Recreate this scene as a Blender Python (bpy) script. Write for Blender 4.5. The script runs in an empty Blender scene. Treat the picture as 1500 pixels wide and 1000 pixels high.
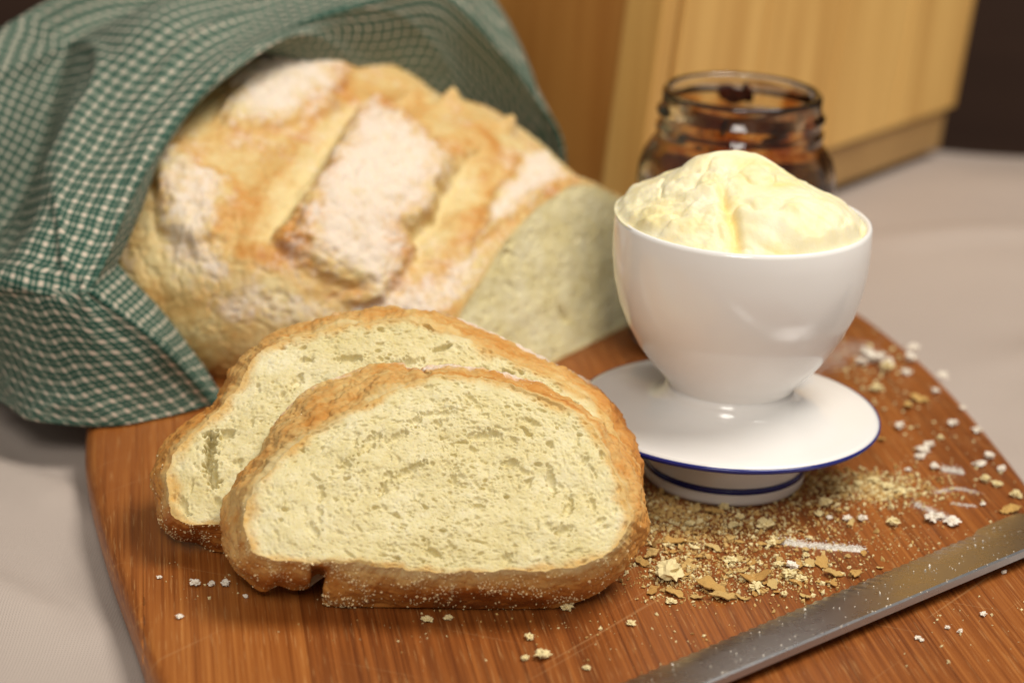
import bpy, bmesh, math, random
import numpy as np
from mathutils import Vector, Matrix

R = math.radians
scene = bpy.context.scene
col = scene.collection

# ------------------------------------------------------------------ camera
PITCH, ROLL, FPX, CAMH = R(20.0), R(2.5), 3200.0, 0.299
DIST = CAMH / math.sin(PITCH)
fwd = Vector((0, math.cos(PITCH), -math.sin(PITCH)))
r0 = Vector((1, 0, 0)); u0 = Vector((0, math.sin(PITCH), math.cos(PITCH)))
cr = r0 * math.cos(ROLL) + u0 * math.sin(ROLL)
cu = -r0 * math.sin(ROLL) + u0 * math.cos(ROLL)
cam_d = bpy.data.cameras.new('camera')
cam = bpy.data.objects.new('camera', cam_d); col.objects.link(cam)
m = Matrix.Identity(4)
for i in range(3):
    m[i][0] = cr[i]; m[i][1] = cu[i]; m[i][2] = -fwd[i]; m[i][3] = -fwd[i] * DIST
cam.matrix_world = m
cam_d.sensor_width = 36.0; cam_d.lens = FPX / 1500 * 36.0
cam_d.clip_start = 0.02; cam_d.clip_end = 20
cam_d.dof.use_dof = True; cam_d.dof.focus_distance = 0.672
cam_d.dof.aperture_fstop = 7.4; cam_d.dof.aperture_blades = 0
scene.camera = cam

# ------------------------------------------------------------------ light
world = bpy.data.worlds.new('World'); scene.world = world; world.use_nodes = True
bg = world.node_tree.nodes['Background']
bg.inputs[0].default_value = (1.0, 0.92, 0.83, 1); bg.inputs[1].default_value = 0.25
def area(name, loc, target, size, power, colr):
    l = bpy.data.lights.new(name, 'AREA'); l.shape = 'DISK'; l.size = size
    l.energy = power; l.color = colr
    o = bpy.data.objects.new(name, l); col.objects.link(o); o.location = loc
    o.rotation_euler = (Vector(target) - Vector(loc)).to_track_quat('-Z', 'Y').to_euler()
area('ceiling_lamp', (0.50, -0.22, 1.15), (0.02, -0.08, 0), 0.60, 13.8, (1.0, 0.945, 0.86))
area('kitchen_lamp', (-0.08, -1.25, 1.05), (0, -0.08, 0.02), 0.5, 9.5, (1.0, 0.95, 0.87))
scene.view_settings.view_transform = 'Standard'; scene.view_settings.look = 'None'
scene.view_settings.gamma = 1.0; scene.view_settings.exposure = 0.0
scene.view_settings.use_curve_mapping = False
scene.cycles.use_denoising = True
scene.cycles.max_bounces = 10; scene.cycles.transmission_bounces = 10
scene.cycles.sample_clamp_indirect = 4.0

# ------------------------------------------------------------------ traced data (mm)
SLICE_A_FRONT,SLICE_A_BACK=[[[-56.1,18.1],[-54.9,11.4],[-52.7,6.4],[-46.5,4.0],[-39.2,3.6],[-32.8,3.5],[-22.7,3.2],[-6.8,1.3],[8.2,0.9],[23.3,1.7],[33.4,1.9],[43.5,4.2],[51.8,8.6],[56.8,16.8],[56.5,24.4],[53.8,33.6],[50.1,43.8],[45.0,50.9],[36.9,56.6],[24.3,62.2],[11.7,65.0],[1.3,65.5],[-7.2,63.4],[-15.4,59.0],[-23.7,54.2],[-31.8,48.7],[-39.9,43.2],[-47.7,35.2],[-53.6,27.0]],[[-64.0,32.1],[-63.3,19.4],[-59.9,12.3],[-51.5,4.9],[-46.9,6.7],[-41.8,5.5],[-37.7,6.0],[-35.0,9.1],[-34.4,5.6],[-35.4,2.0],[-30.6,0.3],[-6.1,-0.0],[14.8,-0.2],[30.3,-0.0],[40.6,1.7],[50.3,6.2],[58.9,14.4],[64.2,24.7],[64.9,39.8],[63.4,49.3],[58.1,55.6],[49.8,65.6],[37.3,75.1],[29.8,77.7],[20.7,80.2],[9.6,82.0],[1.0,82.0],[-6.8,80.6],[-8.6,83.8],[-19.4,83.1],[-28.4,79.2],[-37.3,75.6],[-43.1,70.5],[-46.6,65.9],[-50.0,61.0],[-52.0,53.6],[-55.4,49.0],[-59.6,41.2]]]
SLICE_B_FRONT,SLICE_B_BACK=[[[-69.6,-0.2],[-73.7,8.9],[-74.4,16.9],[-72.5,24.0],[-68.3,29.4],[-62.9,35.6],[-55.9,45.4],[-52.8,52.4],[-49.6,59.5],[-45.0,62.6],[-37.8,65.7],[-28.8,68.8],[-19.7,70.9],[-10.6,72.8],[-1.4,72.9],[7.1,69.9],[13.1,68.3],[21.9,64.3],[30.7,60.1],[39.5,55.4],[48.2,51.5],[56.5,46.1],[61.8,40.2],[65.0,34.2],[66.9,28.2],[67.6,21.1],[65.8,13.9],[59.4,8.6],[46.7,5.9],[21.5,4.6],[-7.8,3.6],[-36.9,1.8],[-57.5,-1.2]],[[-80.5,17.7],[-81.8,24.7],[-81.1,31.0],[-78.2,37.3],[-73.6,42.9],[-69.0,45.8],[-64.8,48.4],[-62.8,53.8],[-60.8,59.7],[-60.0,63.8],[-57.5,66.0],[-52.3,71.8],[-49.5,76.4],[-41.0,80.9],[-33.5,84.3],[-24.1,87.6],[-14.6,89.0],[-4.6,89.6],[3.9,88.9],[13.1,87.1],[19.0,84.7],[26.4,81.5],[34.4,77.3],[40.6,74.2],[46.5,70.5],[51.4,68.1],[57.3,64.7],[61.5,61.2],[64.4,58.0],[68.0,52.8],[70.3,46.1],[72.7,41.4],[73.9,35.5],[74.7,28.1],[74.3,18.4],[69.7,8.7],[56.7,4.0],[22.2,2.2],[-20.7,0.4],[-42.0,-0.7],[-57.9,-1.7],[-62.7,0.0],[-65.8,1.8],[-72.3,3.0],[-76.6,6.0],[-79.2,10.6]]]
TOWEL={"I2":[[-105.3,-60.0,-6.3],[-118.1,-50.0,18.2],[-137.9,-45.0,42.6],[-133.7,-30.0,59.7],[-126.3,-10.0,77.3],[-112.5,5.0,91.7],[-91.4,30.0,99.0],[-75.6,67.0,89.8],[-54.4,94.0,78.5],[-34.4,115.0,65.2],[-19.3,126.0,53.8],[-0.7,132.0,43.6],[9.0,132.0,34.5],[14.0,130.0,-6.8]],"I":[[-106.2,-70.0,-3.2],[-122.1,-70.0,22.5],[-144.7,-72.0,50.5],[-138.7,-55.0,66.8],[-133.1,-35.0,83.7],[-121.9,-12.0,98.1],[-100.2,12.0,112.8],[-82.4,47.0,111.5],[-59.3,72.0,111.0],[-37.6,95.0,102.7],[-18.5,116.0,81.0],[1.9,125.0,56.5],[14.0,125.0,45.5],[18.4,125.0,-1.7]],"R":[[-106.5,-82.1,0.0],[-124.5,-100.0,30.1],[-146.9,-108.0,51.6],[-142.2,-88.0,63.4],[-136.4,-60.0,78.7],[-127.7,-30.0,93.1],[-110.5,0.0,109.6],[-91.0,37.0,116.5],[-59.2,67.0,121.9],[-36.4,90.0,120.7],[-10.8,108.0,93.7],[7.4,118.0,69.4],[18.0,118.0,50.7],[21.2,118.0,3.9]],"Rm":[[-132.2,-102.9,0.0],[-146.1,-104.0,20.8],[-160.2,-110.0,50.7],[-156.6,-88.0,64.5],[-151.1,-58.0,80.0],[-144.8,-22.0,95.5],[-128.4,15.0,113.0],[-105.8,70.0,117.0],[-69.9,95.0,124.6],[-39.4,115.0,131.1],[-16.8,125.0,109.4],[0.8,130.0,80.1],[11.4,130.0,49.4],[15.2,130.0,-0.2]],"O1":[[-163.0,-104.5,0.0],[-174.6,-96.0,15.2],[-180.9,-100.0,48.3],[-174.9,-76.0,63.7],[-171.2,-45.0,80.7],[-166.1,-5.0,97.1],[-149.6,30.0,117.1],[-121.9,85.0,122.8],[-80.4,115.0,129.3],[-43.4,135.0,134.8],[-22.2,150.0,113.4],[-7.1,155.0,78.8],[2.3,155.0,40.8],[6.0,155.0,-8.5]],"V":[[-187.4,-85.6,0.0],[-198.3,-70.0,10.9],[-205.7,-70.0,39.7],[-201.2,-45.0,57.1],[-197.3,-10.0,71.4],[-192.7,35.0,93.4],[-185.5,60.0,111.5],[-148.0,115.0,117.5],[-103.6,140.0,123.8],[-56.7,160.0,128.5],[-32.1,175.0,108.2],[-16.8,180.0,72.7],[-8.9,180.0,33.7],[-5.3,180.0,-16.9]],"O2":[[-213.8,-60.9,0.0],[-217.9,-70.0,20.7],[-222.6,-75.0,45.8],[-219.6,-55.0,65.7],[-214.0,-20.0,82.7],[-210.8,35.0,99.5],[-193.4,75.0,112.2],[-163.2,135.0,116.1],[-118.7,165.0,121.8],[-73.9,185.0,123.4],[-45.7,200.0,99.6],[-31.8,205.0,63.1],[-23.9,205.0,23.0],[-20.5,205.0,-25.4]]}
CRUMBS={"fl":[[55.0,-183.6,8],[67.1,-186.4,5.5],[69.1,-158.4,6.5],[63.3,-156.8,5],[78.1,-207.5,9],[83.9,-210.7,5],[67.9,-221.1,8],[64.2,-215.0,9],[53.0,-220.2,6],[46.4,-218.6,5],[59.6,-221.5,5],[74.0,-221.0,4],[101.2,-194.0,7],[103.7,-201.6,7],[110.6,-200.9,6],[102.3,-208.0,4.5],[93.3,-218.2,4.5],[156.0,-46.9,8],[150.2,-53.9,6],[170.3,-146.6,8],[47.3,-193.4,6],[73.4,-178.1,5],[91.2,-208.6,4],[43.8,-199.2,5],[78.5,-195.8,4],[114.0,-163.4,3.5],[135.0,-87.8,4.5]],"pc":[[78.3,-214.5,3.8],[89.6,-204.9,4.5],[92.9,-206.5,3.4],[72.3,-195.4,4.2],[85.5,-169.0,5],[75.3,-168.5,3],[86.6,-217.5,2.4],[51.6,-225.4,3],[38.9,-240.9,3.2],[107.3,-148.3,5],[140.4,-38.1,4.5],[128.5,-161.4,4.5],[-21.4,-244.4,3],[8.8,-252.8,3],[12.8,-264.1,4],[19.9,-233.4,3],[7.7,-265.7,2.2],[25.2,-269.4,2.4],[-15.2,-242.5,2.4],[147.6,-15.7,5.5],[166.5,-121.9,3.6],[169.9,-125.0,3.5],[174.8,-133.8,4.2],[53.1,-185.3,3],[60.7,-168.9,3],[86.3,-181.9,3],[78.1,-161.8,3],[73.0,-154.1,3.4],[114.1,-135.7,3.6],[120.7,-130.3,3.2],[127.0,-127.3,3.2],[131.1,-131.5,4],[134.9,-134.6,3.4],[104.7,-156.3,3],[99.1,-175.5,2.2],[50.2,-200.6,3],[87.0,-196.9,3],[96.6,-188.5,2.4]],"wc":[[91.4,-197.9,3.2],[113.6,-159.7,2.8],[118.6,-159.7,3],[141.9,2.1,5],[144.2,-5.4,6],[138.8,-9.2,4.5],[147.6,-0.3,4],[149.1,-8.7,4.5],[159.1,-3.6,4.5],[162.0,9.4,4.5],[168.6,-21.4,4.2],[155.3,-17.8,4],[164.0,-70.7,3.6],[163.4,-36.7,3.4],[172.1,-76.4,3.2],[148.8,-97.6,4.2],[151.4,-93.6,3.5],[146.4,-103.5,3.2],[150.3,-112.3,3.2],[166.9,-108.0,3.4],[172.0,-100.7,3.4],[174.0,-111.5,3.6],[141.9,-157.3,4.5],[148.7,-158.7,5],[143.5,-76.4,3.6],[145.0,-154.8,3.4],[-92.2,-227.9,2.8],[-87.5,-227.4,2.4],[-83.4,-227.0,2.8],[-93.8,-249.1,2.2],[-103.8,-223.9,1.6],[-76.3,-234.1,1.6],[123.8,-242.1,1.6],[124.8,-243.3,1.4],[134.0,-234.6,1.6],[137.3,-236.5,1.5],[146.4,-225.0,1.8],[158.6,-194.7,1.8],[170.9,-53.5,2.6],[162.0,-141.9,2],[140.7,-115.1,2],[107.8,-158.7,2.2]]}
FLAPS={"flapB":[[0.4087,0.4833],[0.2696,0.46],[0.1739,0.4533],[0.1435,0.4133],[0.1261,0.3633],[0.1304,0.3133],[0.1174,0.2467],[0.1261,0.1967],[0.1565,0.1933],[0.1739,0.2233],[0.213,0.2433],[0.2652,0.2667],[0.2739,0.3133],[0.3,0.3867]],"flapA":[[0.5826,0.4033],[0.6652,0.4667],[0.7,0.5167],[0.6043,0.5133],[0.513,0.49],[0.4348,0.4567],[0.4348,0.4133],[0.4478,0.3933],[0.5043,0.3767]],"flapC":[[0.1304,0.5533],[0.1261,0.6167],[0.013,0.6233],[0.0,0.4833],[0.0261,0.39],[0.0348,0.3233],[0.0696,0.4133],[0.0913,0.48]],"flapD":[[0.5696,0.32],[0.5478,0.3367],[0.4696,0.3233],[0.4217,0.33],[0.3783,0.3033],[0.3609,0.26],[0.3913,0.2367],[0.4609,0.2567],[0.5174,0.2867]],"dustE":[[0.1696,0.1667],[0.1435,0.2067],[0.1087,0.2533],[0.0739,0.2633],[0.0174,0.3467],[0.0174,0.22],[0.0391,0.1767],[0.1435,0.1567]],"groove1":[[0.413,0.4833],[0.4304,0.46],[0.3522,0.3767],[0.3304,0.3167],[0.3043,0.2633],[0.2739,0.2667],[0.2783,0.32],[0.3,0.3867]],"groove2":[[0.1652,0.45],[0.1696,0.4867],[0.1043,0.42],[0.0913,0.3467],[0.1,0.29],[0.1087,0.2533],[0.1261,0.3167],[0.1304,0.38]],"bump":[[0.3478,0.5],[0.3,0.5233],[0.1913,0.5567]],"dustF":[[0.3652,0.1933],[0.2391,0.2067],[0.1565,0.1767],[0.2391,0.16],[0.3304,0.1533]],"dustG":[[0.4913,0.2767],[0.3826,0.2733],[0.3348,0.2133],[0.3652,0.1933],[0.4348,0.22]]}
# ------------------------------------------------------------------ helpers
_rs = np.random.RandomState(7)
_perm = np.r_[_rs.permutation(256), _rs.permutation(256)]
_perm = np.r_[_perm[:256], _perm[:256], _perm[:256]]
_g = _rs.normal(size=(256, 3)); _g /= np.linalg.norm(_g, axis=1)[:, None]
def perlin(Pn, seed=0):
    Pn = np.asarray(Pn, float) + seed * 17.31
    i = np.floor(Pn).astype(int); f = Pn - i; i &= 255
    w = f * f * f * (f * (f * 6 - 15) + 10)
    def gr(dx, dy, dz):
        h = _perm[(_perm[(_perm[(i[..., 0] + dx) & 255] + i[..., 1] + dy) & 255] + i[..., 2] + dz) & 255]
        gg = _g[h]
        return gg[..., 0] * (f[..., 0] - dx) + gg[..., 1] * (f[..., 1] - dy) + gg[..., 2] * (f[..., 2] - dz)
    x, y, z = w[..., 0], w[..., 1], w[..., 2]
    l = lambda a, b, t: a + t * (b - a)
    return 1.5 * l(l(l(gr(0,0,0), gr(1,0,0), x), l(gr(0,1,0), gr(1,1,0), x), y),
             l(l(gr(0,0,1), gr(1,0,1), x), l(gr(0,1,1), gr(1,1,1), x), y), z)
def fbm(Pn, octv=4, seed=0, gain=.5):
    s = 0; a = 1; Pn = np.asarray(Pn, float)
    for o in range(octv):
        s = s + a * perlin(Pn * 2**o, seed + o); a *= gain
    return s
def sstep(a, b, x):
    t = np.clip((x - a) / (b - a), 0, 1); return t * t * (3 - 2 * t)
def p3(x, y, z=0.0):
    return np.stack(np.broadcast_arrays(np.asarray(x, float), np.asarray(y, float), np.asarray(z, float)), -1)

def mesh_obj(name, V, F, mat, parent=None, smooth=True, attrs=None, uv=None, loc=None):
    """V (n,3) metres, F (m,3|4) ints or list of lists"""
    me = bpy.data.meshes.new(name)
    if isinstance(F, np.ndarray):
        n, k = F.shape
        me.vertices.add(len(V)); me.vertices.foreach_set('co', np.asarray(V, np.float32).ravel())
        me.loops.add(n * k); me.loops.foreach_set('vertex_index', F.astype(np.int32).ravel())
        me.polygons.add(n); me.polygons.foreach_set('loop_start', np.arange(0, n * k, k, dtype=np.int32))
        me.update(calc_edges=True)
    else:
        me.from_pydata([tuple(v) for v in V], [], [list(f) for f in F]); me.update()
    me.polygons.foreach_set('use_smooth', np.full(len(me.polygons), smooth))
    for a, d in (attrs or {}).items():
        at = me.attributes.new(a, 'FLOAT', 'POINT'); at.data.foreach_set('value', np.asarray(d, np.float32).ravel())
    if uv is not None:
        ul = me.uv_layers.new(name='UVMap'); vi = np.zeros(len(me.loops), np.int32); me.loops.foreach_get('vertex_index', vi)
        ul.data.foreach_set('uv', np.asarray(uv, np.float32)[vi].ravel())
    me.materials.append(mat); me.validate()
    o = bpy.data.objects.new(name, me); col.objects.link(o)
    if parent: o.parent = parent
    if loc is not None: o.location = loc
    return o
def gridF(nu, nv, wu=False, wv=False, flip=False):
    a = np.arange(nu if wu else nu - 1)[:, None]; b = np.arange(nv if wv else nv - 1)[None]
    a2 = (a + 1) % nu; b2 = (b + 1) % nv
    q = np.stack([a * nv + b, a2 * nv + b, a2 * nv + b2, a * nv + b2], -1).reshape(-1, 4)
    return q[:, ::-1].copy() if flip else q
def root(name, loc, label, cat, group=None):
    o = bpy.data.objects.new(name, None); col.objects.link(o); o.location = loc; o.empty_display_size = .02
    return tag(o, label, cat, group)
def tag(o, label=None, cat=None, group=None, kind=None):
    if label: o['label'] = label
    if cat: o['category'] = cat
    if group: o['group'] = group
    if kind: o['kind'] = kind
    return o
def catmull(Pn, n, closed=False):
    Pn = np.asarray(Pn, float); k = len(Pn)
    if closed: Q = np.concatenate([Pn[-1:], Pn, Pn[:2]]); segs = k
    else: Q = np.concatenate([2 * Pn[:1] - Pn[1:2], Pn, 2 * Pn[-1:] - Pn[-2:-1]]); segs = k - 1
    t = np.linspace(0, segs, n, endpoint=not closed); i = np.minimum(t.astype(int), segs - 1)
    f = (t - i).reshape((-1,) + (1,) * (Pn.ndim - 1))
    a, b, c, d = Q[i], Q[i + 1], Q[i + 2], Q[i + 3]
    return .5 * (2 * b + (c - a) * f + (2 * a - 5 * b + 4 * c - d) * f**2 + (3 * b - a - 3 * c + d) * f**3)
def resample(poly, n):
    q = catmull(poly, len(poly) * 40, True); q = np.concatenate([q, q[:1]])
    L = np.r_[0, np.cumsum(np.linalg.norm(np.diff(q, axis=0), axis=1))]
    t = np.linspace(0, L[-1], n, endpoint=False)
    return np.stack([np.interp(t, L, q[:, j]) for j in range(q.shape[1])], -1)
def polydist(x, y, poly):
    """signed distance, positive inside"""
    poly = np.asarray(poly, float); dm = np.full(x.shape, 1e9); ins = np.zeros(x.shape, bool)
    for (ax, ay), (bx, by) in zip(poly, np.roll(poly, -1, 0)):
        ex, ey = bx - ax, by - ay; t = np.clip(((x - ax) * ex + (y - ay) * ey) / (ex * ex + ey * ey + 1e-9), 0, 1)
        dm = np.minimum(dm, np.hypot(x - ax - t * ex, y - ay - t * ey))
        c = ((ay > y) != (by > y)) & (x < ex * (y - ay) / (ey + 1e-12) + ax); ins ^= c
    return np.where(ins, dm, -dm)
def lathe(profile, n=96):
    pr = np.asarray(profile, float); a = np.linspace(0, 2 * np.pi, n, endpoint=False)
    V = np.stack([pr[:, 0][None] * np.cos(a)[:, None], pr[:, 0][None] * np.sin(a)[:, None], pr[:, 1][None] + 0 * a[:, None]], -1)
    return V.reshape(-1, 3), gridF(n, len(pr), wu=True)
def boxV(c, s):
    x, y, z = [v / 2 for v in s]
    return [(c[0] + i * x, c[1] + j * y, c[2] + k * z) for i, j, k in
            ((-1,-1,-1),(1,-1,-1),(1,1,-1),(-1,1,-1),(-1,-1,1),(1,-1,1),(1,1,1),(-1,1,1))]
BOXF = [(3,2,1,0),(4,5,6,7),(0,1,5,4),(1,2,6,5),(2,3,7,6),(3,0,4,7)]
def hexa(name, pts, mat, parent, bevel=.0012):
    o = mesh_obj(name, pts, BOXF, mat, parent, smooth=False)
    b = o.modifiers.new('bevel', 'BEVEL'); b.width = bevel; b.segments = 2
    return o

# ------------------------------------------------------------------ materials
class N:
    def __init__(s, name):
        s.m = bpy.data.materials.new(name); s.m.use_nodes = True; s.t = s.m.node_tree
        s.b = s.t.nodes['Principled BSDF']; s.out = s.t.nodes['Material Output']
    def n(s, typ, **kw):
        nd = s.t.nodes.new(typ)
        for k, v in kw.items(): setattr(nd, k, v)
        return nd
    def set(s, nd, **kw):
        for k, v in kw.items():
            key = k.replace('_', ' ')
            nd.inputs[key].default_value = v
        return nd
    def l(s, a, b): s.t.links.new(a, b)
    def noise(s, vec, scale, detail=4, rough=.55, dist=0):
        nd = s.n('ShaderNodeTexNoise'); nd.inputs['Scale'].default_value = scale; nd.inputs['Detail'].default_value = detail
        nd.inputs['Roughness'].default_value = rough; nd.inputs['Distortion'].default_value = dist
        if vec is not None: s.l(vec, nd.inputs['Vector'])
        return nd.outputs['Fac']
    def ramp(s, fac, stops):
        nd = s.n('ShaderNodeValToRGB'); e = nd.color_ramp.elements
        while len(e) < len(stops): e.new(0.5)
        for el, (p, c) in zip(e, stops):
            el.position = p; el.color = (*c, 1) if len(c) == 3 else c
        s.l(fac, nd.inputs[0]); return nd.outputs[0]
    def mix(s, fac, a, b, blend='MIX'):
        nd = s.n('ShaderNodeMix', data_type='RGBA', blend_type=blend)
        for sock, v in ((nd.inputs[0], fac), (nd.inputs[6], a), (nd.inputs[7], b)):
            if hasattr(v, 'is_linked'): s.l(v, sock)
            elif isinstance(v, (int, float)): sock.default_value = v
            else: sock.default_value = (*v, 1)
        return nd.outputs[2]
    def math(s, op, a, b=0.0, c=0.0, clamp=False):
        nd = s.n('ShaderNodeMath', operation=op, use_clamp=clamp)
        for sock, v in zip(nd.inputs, (a, b, c)):
            if hasattr(v, 'is_linked'): s.l(v, sock)
            else: sock.default_value = v
        return nd.outputs[0]
    def coord(s, which='Object', scale=None, rot=None):
        o = s.n('ShaderNodeTexCoord').outputs[which]
        if scale or rot:
            mp = s.n('ShaderNodeMapping'); s.l(o, mp.inputs[0])
            if scale: mp.inputs['Scale'].default_value = scale
            if rot: mp.inputs['Rotation'].default_value = rot
            o = mp.outputs[0]
        return o
    def attr(s, name): return s.n('ShaderNodeAttribute', attribute_name=name).outputs['Fac']
    def bump(s, h, strength=.5, dist=.0005, prev=None):
        nd = s.n('ShaderNodeBump'); nd.inputs['Strength'].default_value = strength; nd.inputs['Distance'].default_value = dist
        s.l(h, nd.inputs['Height'])
        if prev is not None: s.l(prev, nd.inputs['Normal'])
        return nd.outputs[0]
    def base(s, c=None, rough=.5, spec=.5, normal=None, sss=0, rad=(1, .6, .3), sscale=.002):
        if c is not None:
            if hasattr(c, 'is_linked'): s.l(c, s.b.inputs['Base Color'])
            else: s.b.inputs['Base Color'].default_value = (*c, 1)
        if hasattr(rough, 'is_linked'): s.l(rough, s.b.inputs['Roughness'])
        else: s.b.inputs['Roughness'].default_value = rough
        s.b.inputs['Specular IOR Level'].default_value = spec
        if normal is not None: s.l(normal, s.b.inputs['Normal'])
        if sss:
            s.b.inputs['Subsurface Weight'].default_value = sss
            s.b.inputs['Subsurface Radius'].default_value = rad; s.b.inputs['Subsurface Scale'].default_value = sscale
        return s.m

def mat_crumb():
    k = N('bread_crumb'); c = k.coord()
    n1 = k.noise(c, 60, 3); n2 = k.noise(c, 420, 4); n3 = k.noise(c, 1300, 4, .65)
    colr = k.ramp(k.math('ADD', k.math('MULTIPLY', n1, .55), k.math('MULTIPLY', n2, .45)),
                  [(.30, (.60, .50, .23)), (.5, (.685, .60, .34)), (.70, (.75, .685, .465))])
    bk = k.math('MULTIPLY', k.attr('bake'), k.math('ADD', .35, k.math('MULTIPLY', n2, 1.3)), clamp=True)
    colr = k.mix(bk, colr, (.60, .36, .11))
    nb = k.bump(n3, .55, .0004); nb = k.bump(n2, .35, .0007, nb)
    return k.base(colr, .85, .15, nb, .25, (1, .8, .45), .0018)
def mat_crust():
    k = N('bread_crust'); c = k.coord()
    n1 = k.noise(c, 55, 5, .6); n2 = k.noise(c, 260, 5, .6); n3 = k.noise(c, 900, 4, .6)
    t = k.math('ADD', k.attr('tone'), k.math('ADD', k.math('MULTIPLY', k.math('SUBTRACT', n1, .5), .75),
               k.math('MULTIPLY', k.math('SUBTRACT', n2, .5), .5)), clamp=True)
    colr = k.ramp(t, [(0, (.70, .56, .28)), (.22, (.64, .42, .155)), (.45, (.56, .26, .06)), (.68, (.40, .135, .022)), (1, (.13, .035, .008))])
    fn = k.math('ADD', k.math('MULTIPLY', k.noise(c, 340, 5, .65), .5), k.math('MULTIPLY', k.noise(c, 110, 4, .7), .5))
    f = k.math('ADD', k.math('MULTIPLY', k.attr('flour'), 1.75), k.math('MULTIPLY', k.math('SUBTRACT', fn, .575), 5.0), clamp=True)
    f = k.math('MULTIPLY', f, k.math('MULTIPLY', k.attr('flour'), 3, clamp=True), clamp=True)
    fcol = k.mix(n1, (.70, .57, .47), (.84, .77, .67))
    colr = k.mix(k.math('MULTIPLY', f, .86), colr, fcol)
    nb = k.bump(n3, .4, .0003); nb = k.bump(n2, .4, .0005, nb)
    return k.base(colr, k.math('ADD', .55, k.math('MULTIPLY', f, .35)), .3, nb, .12, (1, .5, .2), .001)
def mat_board():
    k = N('bamboo'); rz = R(-10)
    c = k.coord('Object', rot=(0, 0, rz))
    def st(sx, sy, oct_=4):
        mp = k.n('ShaderNodeMapping'); k.l(c, mp.inputs[0]); mp.inputs['Scale'].default_value = (sx, sy, sx); return mp.outputs[0]
    rnd = k.n('ShaderNodeObjectInfo').outputs['Random']
    fib = k.noise(st(1100, 9), 1, 3, .6); fib2 = k.noise(st(330, 4), 1, 3, .5); blot = k.noise(st(22, 9), 1, 3)
    dash = k.noise(st(1500, 60), 1, 2, .5)
    t = k.math('ADD', k.math('ADD', k.math('MULTIPLY', fib, .5), k.math('MULTIPLY', fib2, .35)),
               k.math('ADD', k.math('MULTIPLY', blot, .18), k.math('MULTIPLY', k.math('SUBTRACT', rnd, .5), .16)))
    colr = k.ramp(t, [(.34, (.13, .033, .006)), (.50, (.27, .080, .014)), (.64, (.39, .138, .028)), (.80, (.50, .225, .06))])
    colr = k.mix(k.math('MULTIPLY', k.ramp(dash, [(.60, (0, 0, 0)), (.70, (1, 1, 1))]), .30), colr, (.60, .34, .13))
    for ang, sd_ in ((48, 1.0), (-63, 7.0)):
        mp = k.n('ShaderNodeMapping'); k.l(c, mp.inputs[0]); mp.inputs['Rotation'].default_value = (0, 0, R(ang)); mp.inputs['Location'].default_value = (sd_, sd_, 0); mp.inputs['Scale'].default_value = (1, 1, 1)
        mp2 = k.n('ShaderNodeMapping'); k.l(mp.outputs[0], mp2.inputs[0]); mp2.inputs['Scale'].default_value = (700, 9, 9)
        colr = k.mix(k.math('MULTIPLY', k.ramp(k.noise(mp2.outputs[0], 1, 2, .4), [(.70, (0, 0, 0)), (.74, (1, 1, 1))]), .22), colr, (.52, .30, .13))
    nb = k.bump(fib, .35, .0003); nb = k.bump(dash, .2, .0002, nb)
    return k.base(colr, k.math('ADD', .33, k.math('MULTIPLY', fib, .2)), .45, nb)
def mat_tablecloth():
    k = N('tablecloth_weave'); c = k.coord()
    wv = k.n('ShaderNodeTexWave', bands_direction='X'); k.l(c, wv.inputs[0]); wv.inputs['Scale'].default_value = 330
    wv2 = k.n('ShaderNodeTexWave', bands_direction='Y'); k.l(c, wv2.inputs[0]); wv2.inputs['Scale'].default_value = 330
    w = k.math('MULTIPLY', wv.outputs['Fac'], wv2.outputs['Fac'])
    n1 = k.noise(c, 9, 3)
    colr = k.mix(n1, (.40, .325, .28), (.50, .425, .37)); colr = k.mix(k.math('MULTIPLY', w, .22), colr, (.52, .48, .45))
    return k.base(colr, .8, .25, k.bump(w, .5, .0004))
def mat_gingham():
    k = N('gingham'); uv = k.n('ShaderNodeTexCoord').outputs['UV']
    sx = k.n('ShaderNodeSeparateXYZ'); k.l(uv, sx.inputs[0])
    def stripe(v):
        f = k.math('FRACT', v)
        big = k.math('LESS_THAN', k.math('ABSOLUTE', k.math('SUBTRACT', f, .5)), .17)
        f2 = k.math('FRACT', k.math('ADD', v, .5))
        thin = k.math('LESS_THAN', k.math('ABSOLUTE', k.math('SUBTRACT', f2, .5)), .045)
        return k.math('ADD', big, k.math('MULTIPLY', thin, .75))
    a = k.math('MULTIPLY', k.math('ADD', stripe(sx.outputs[0]), stripe(sx.outputs[1])), .5)
    n1 = k.noise(k.coord(), 25, 3)
    green = k.mix(n1, (.012, .048, .034), (.018, .072, .050))
    mid = k.mix(n1, (.10, .155, .115), (.13, .19, .142))
    c1 = k.mix(k.math('MULTIPLY', a, 2, clamp=True), green, mid)
    colr = k.mix(k.math('SUBTRACT', k.math('MULTIPLY', a, 2), 1, clamp=True), c1, (.58, .49, .39))
    wv = k.n('ShaderNodeTexWave'); k.l(uv, wv.inputs[0]); wv.inputs['Scale'].default_value = 5
    return k.base(colr, .85, .2, k.bump(k.noise(k.coord(), 1800, 2), .4, .0003))
def mat_plain(name, c, rough=.5, spec=.5, **kw):
    k = N(name); return k.base(c, rough, spec, **kw)
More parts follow.
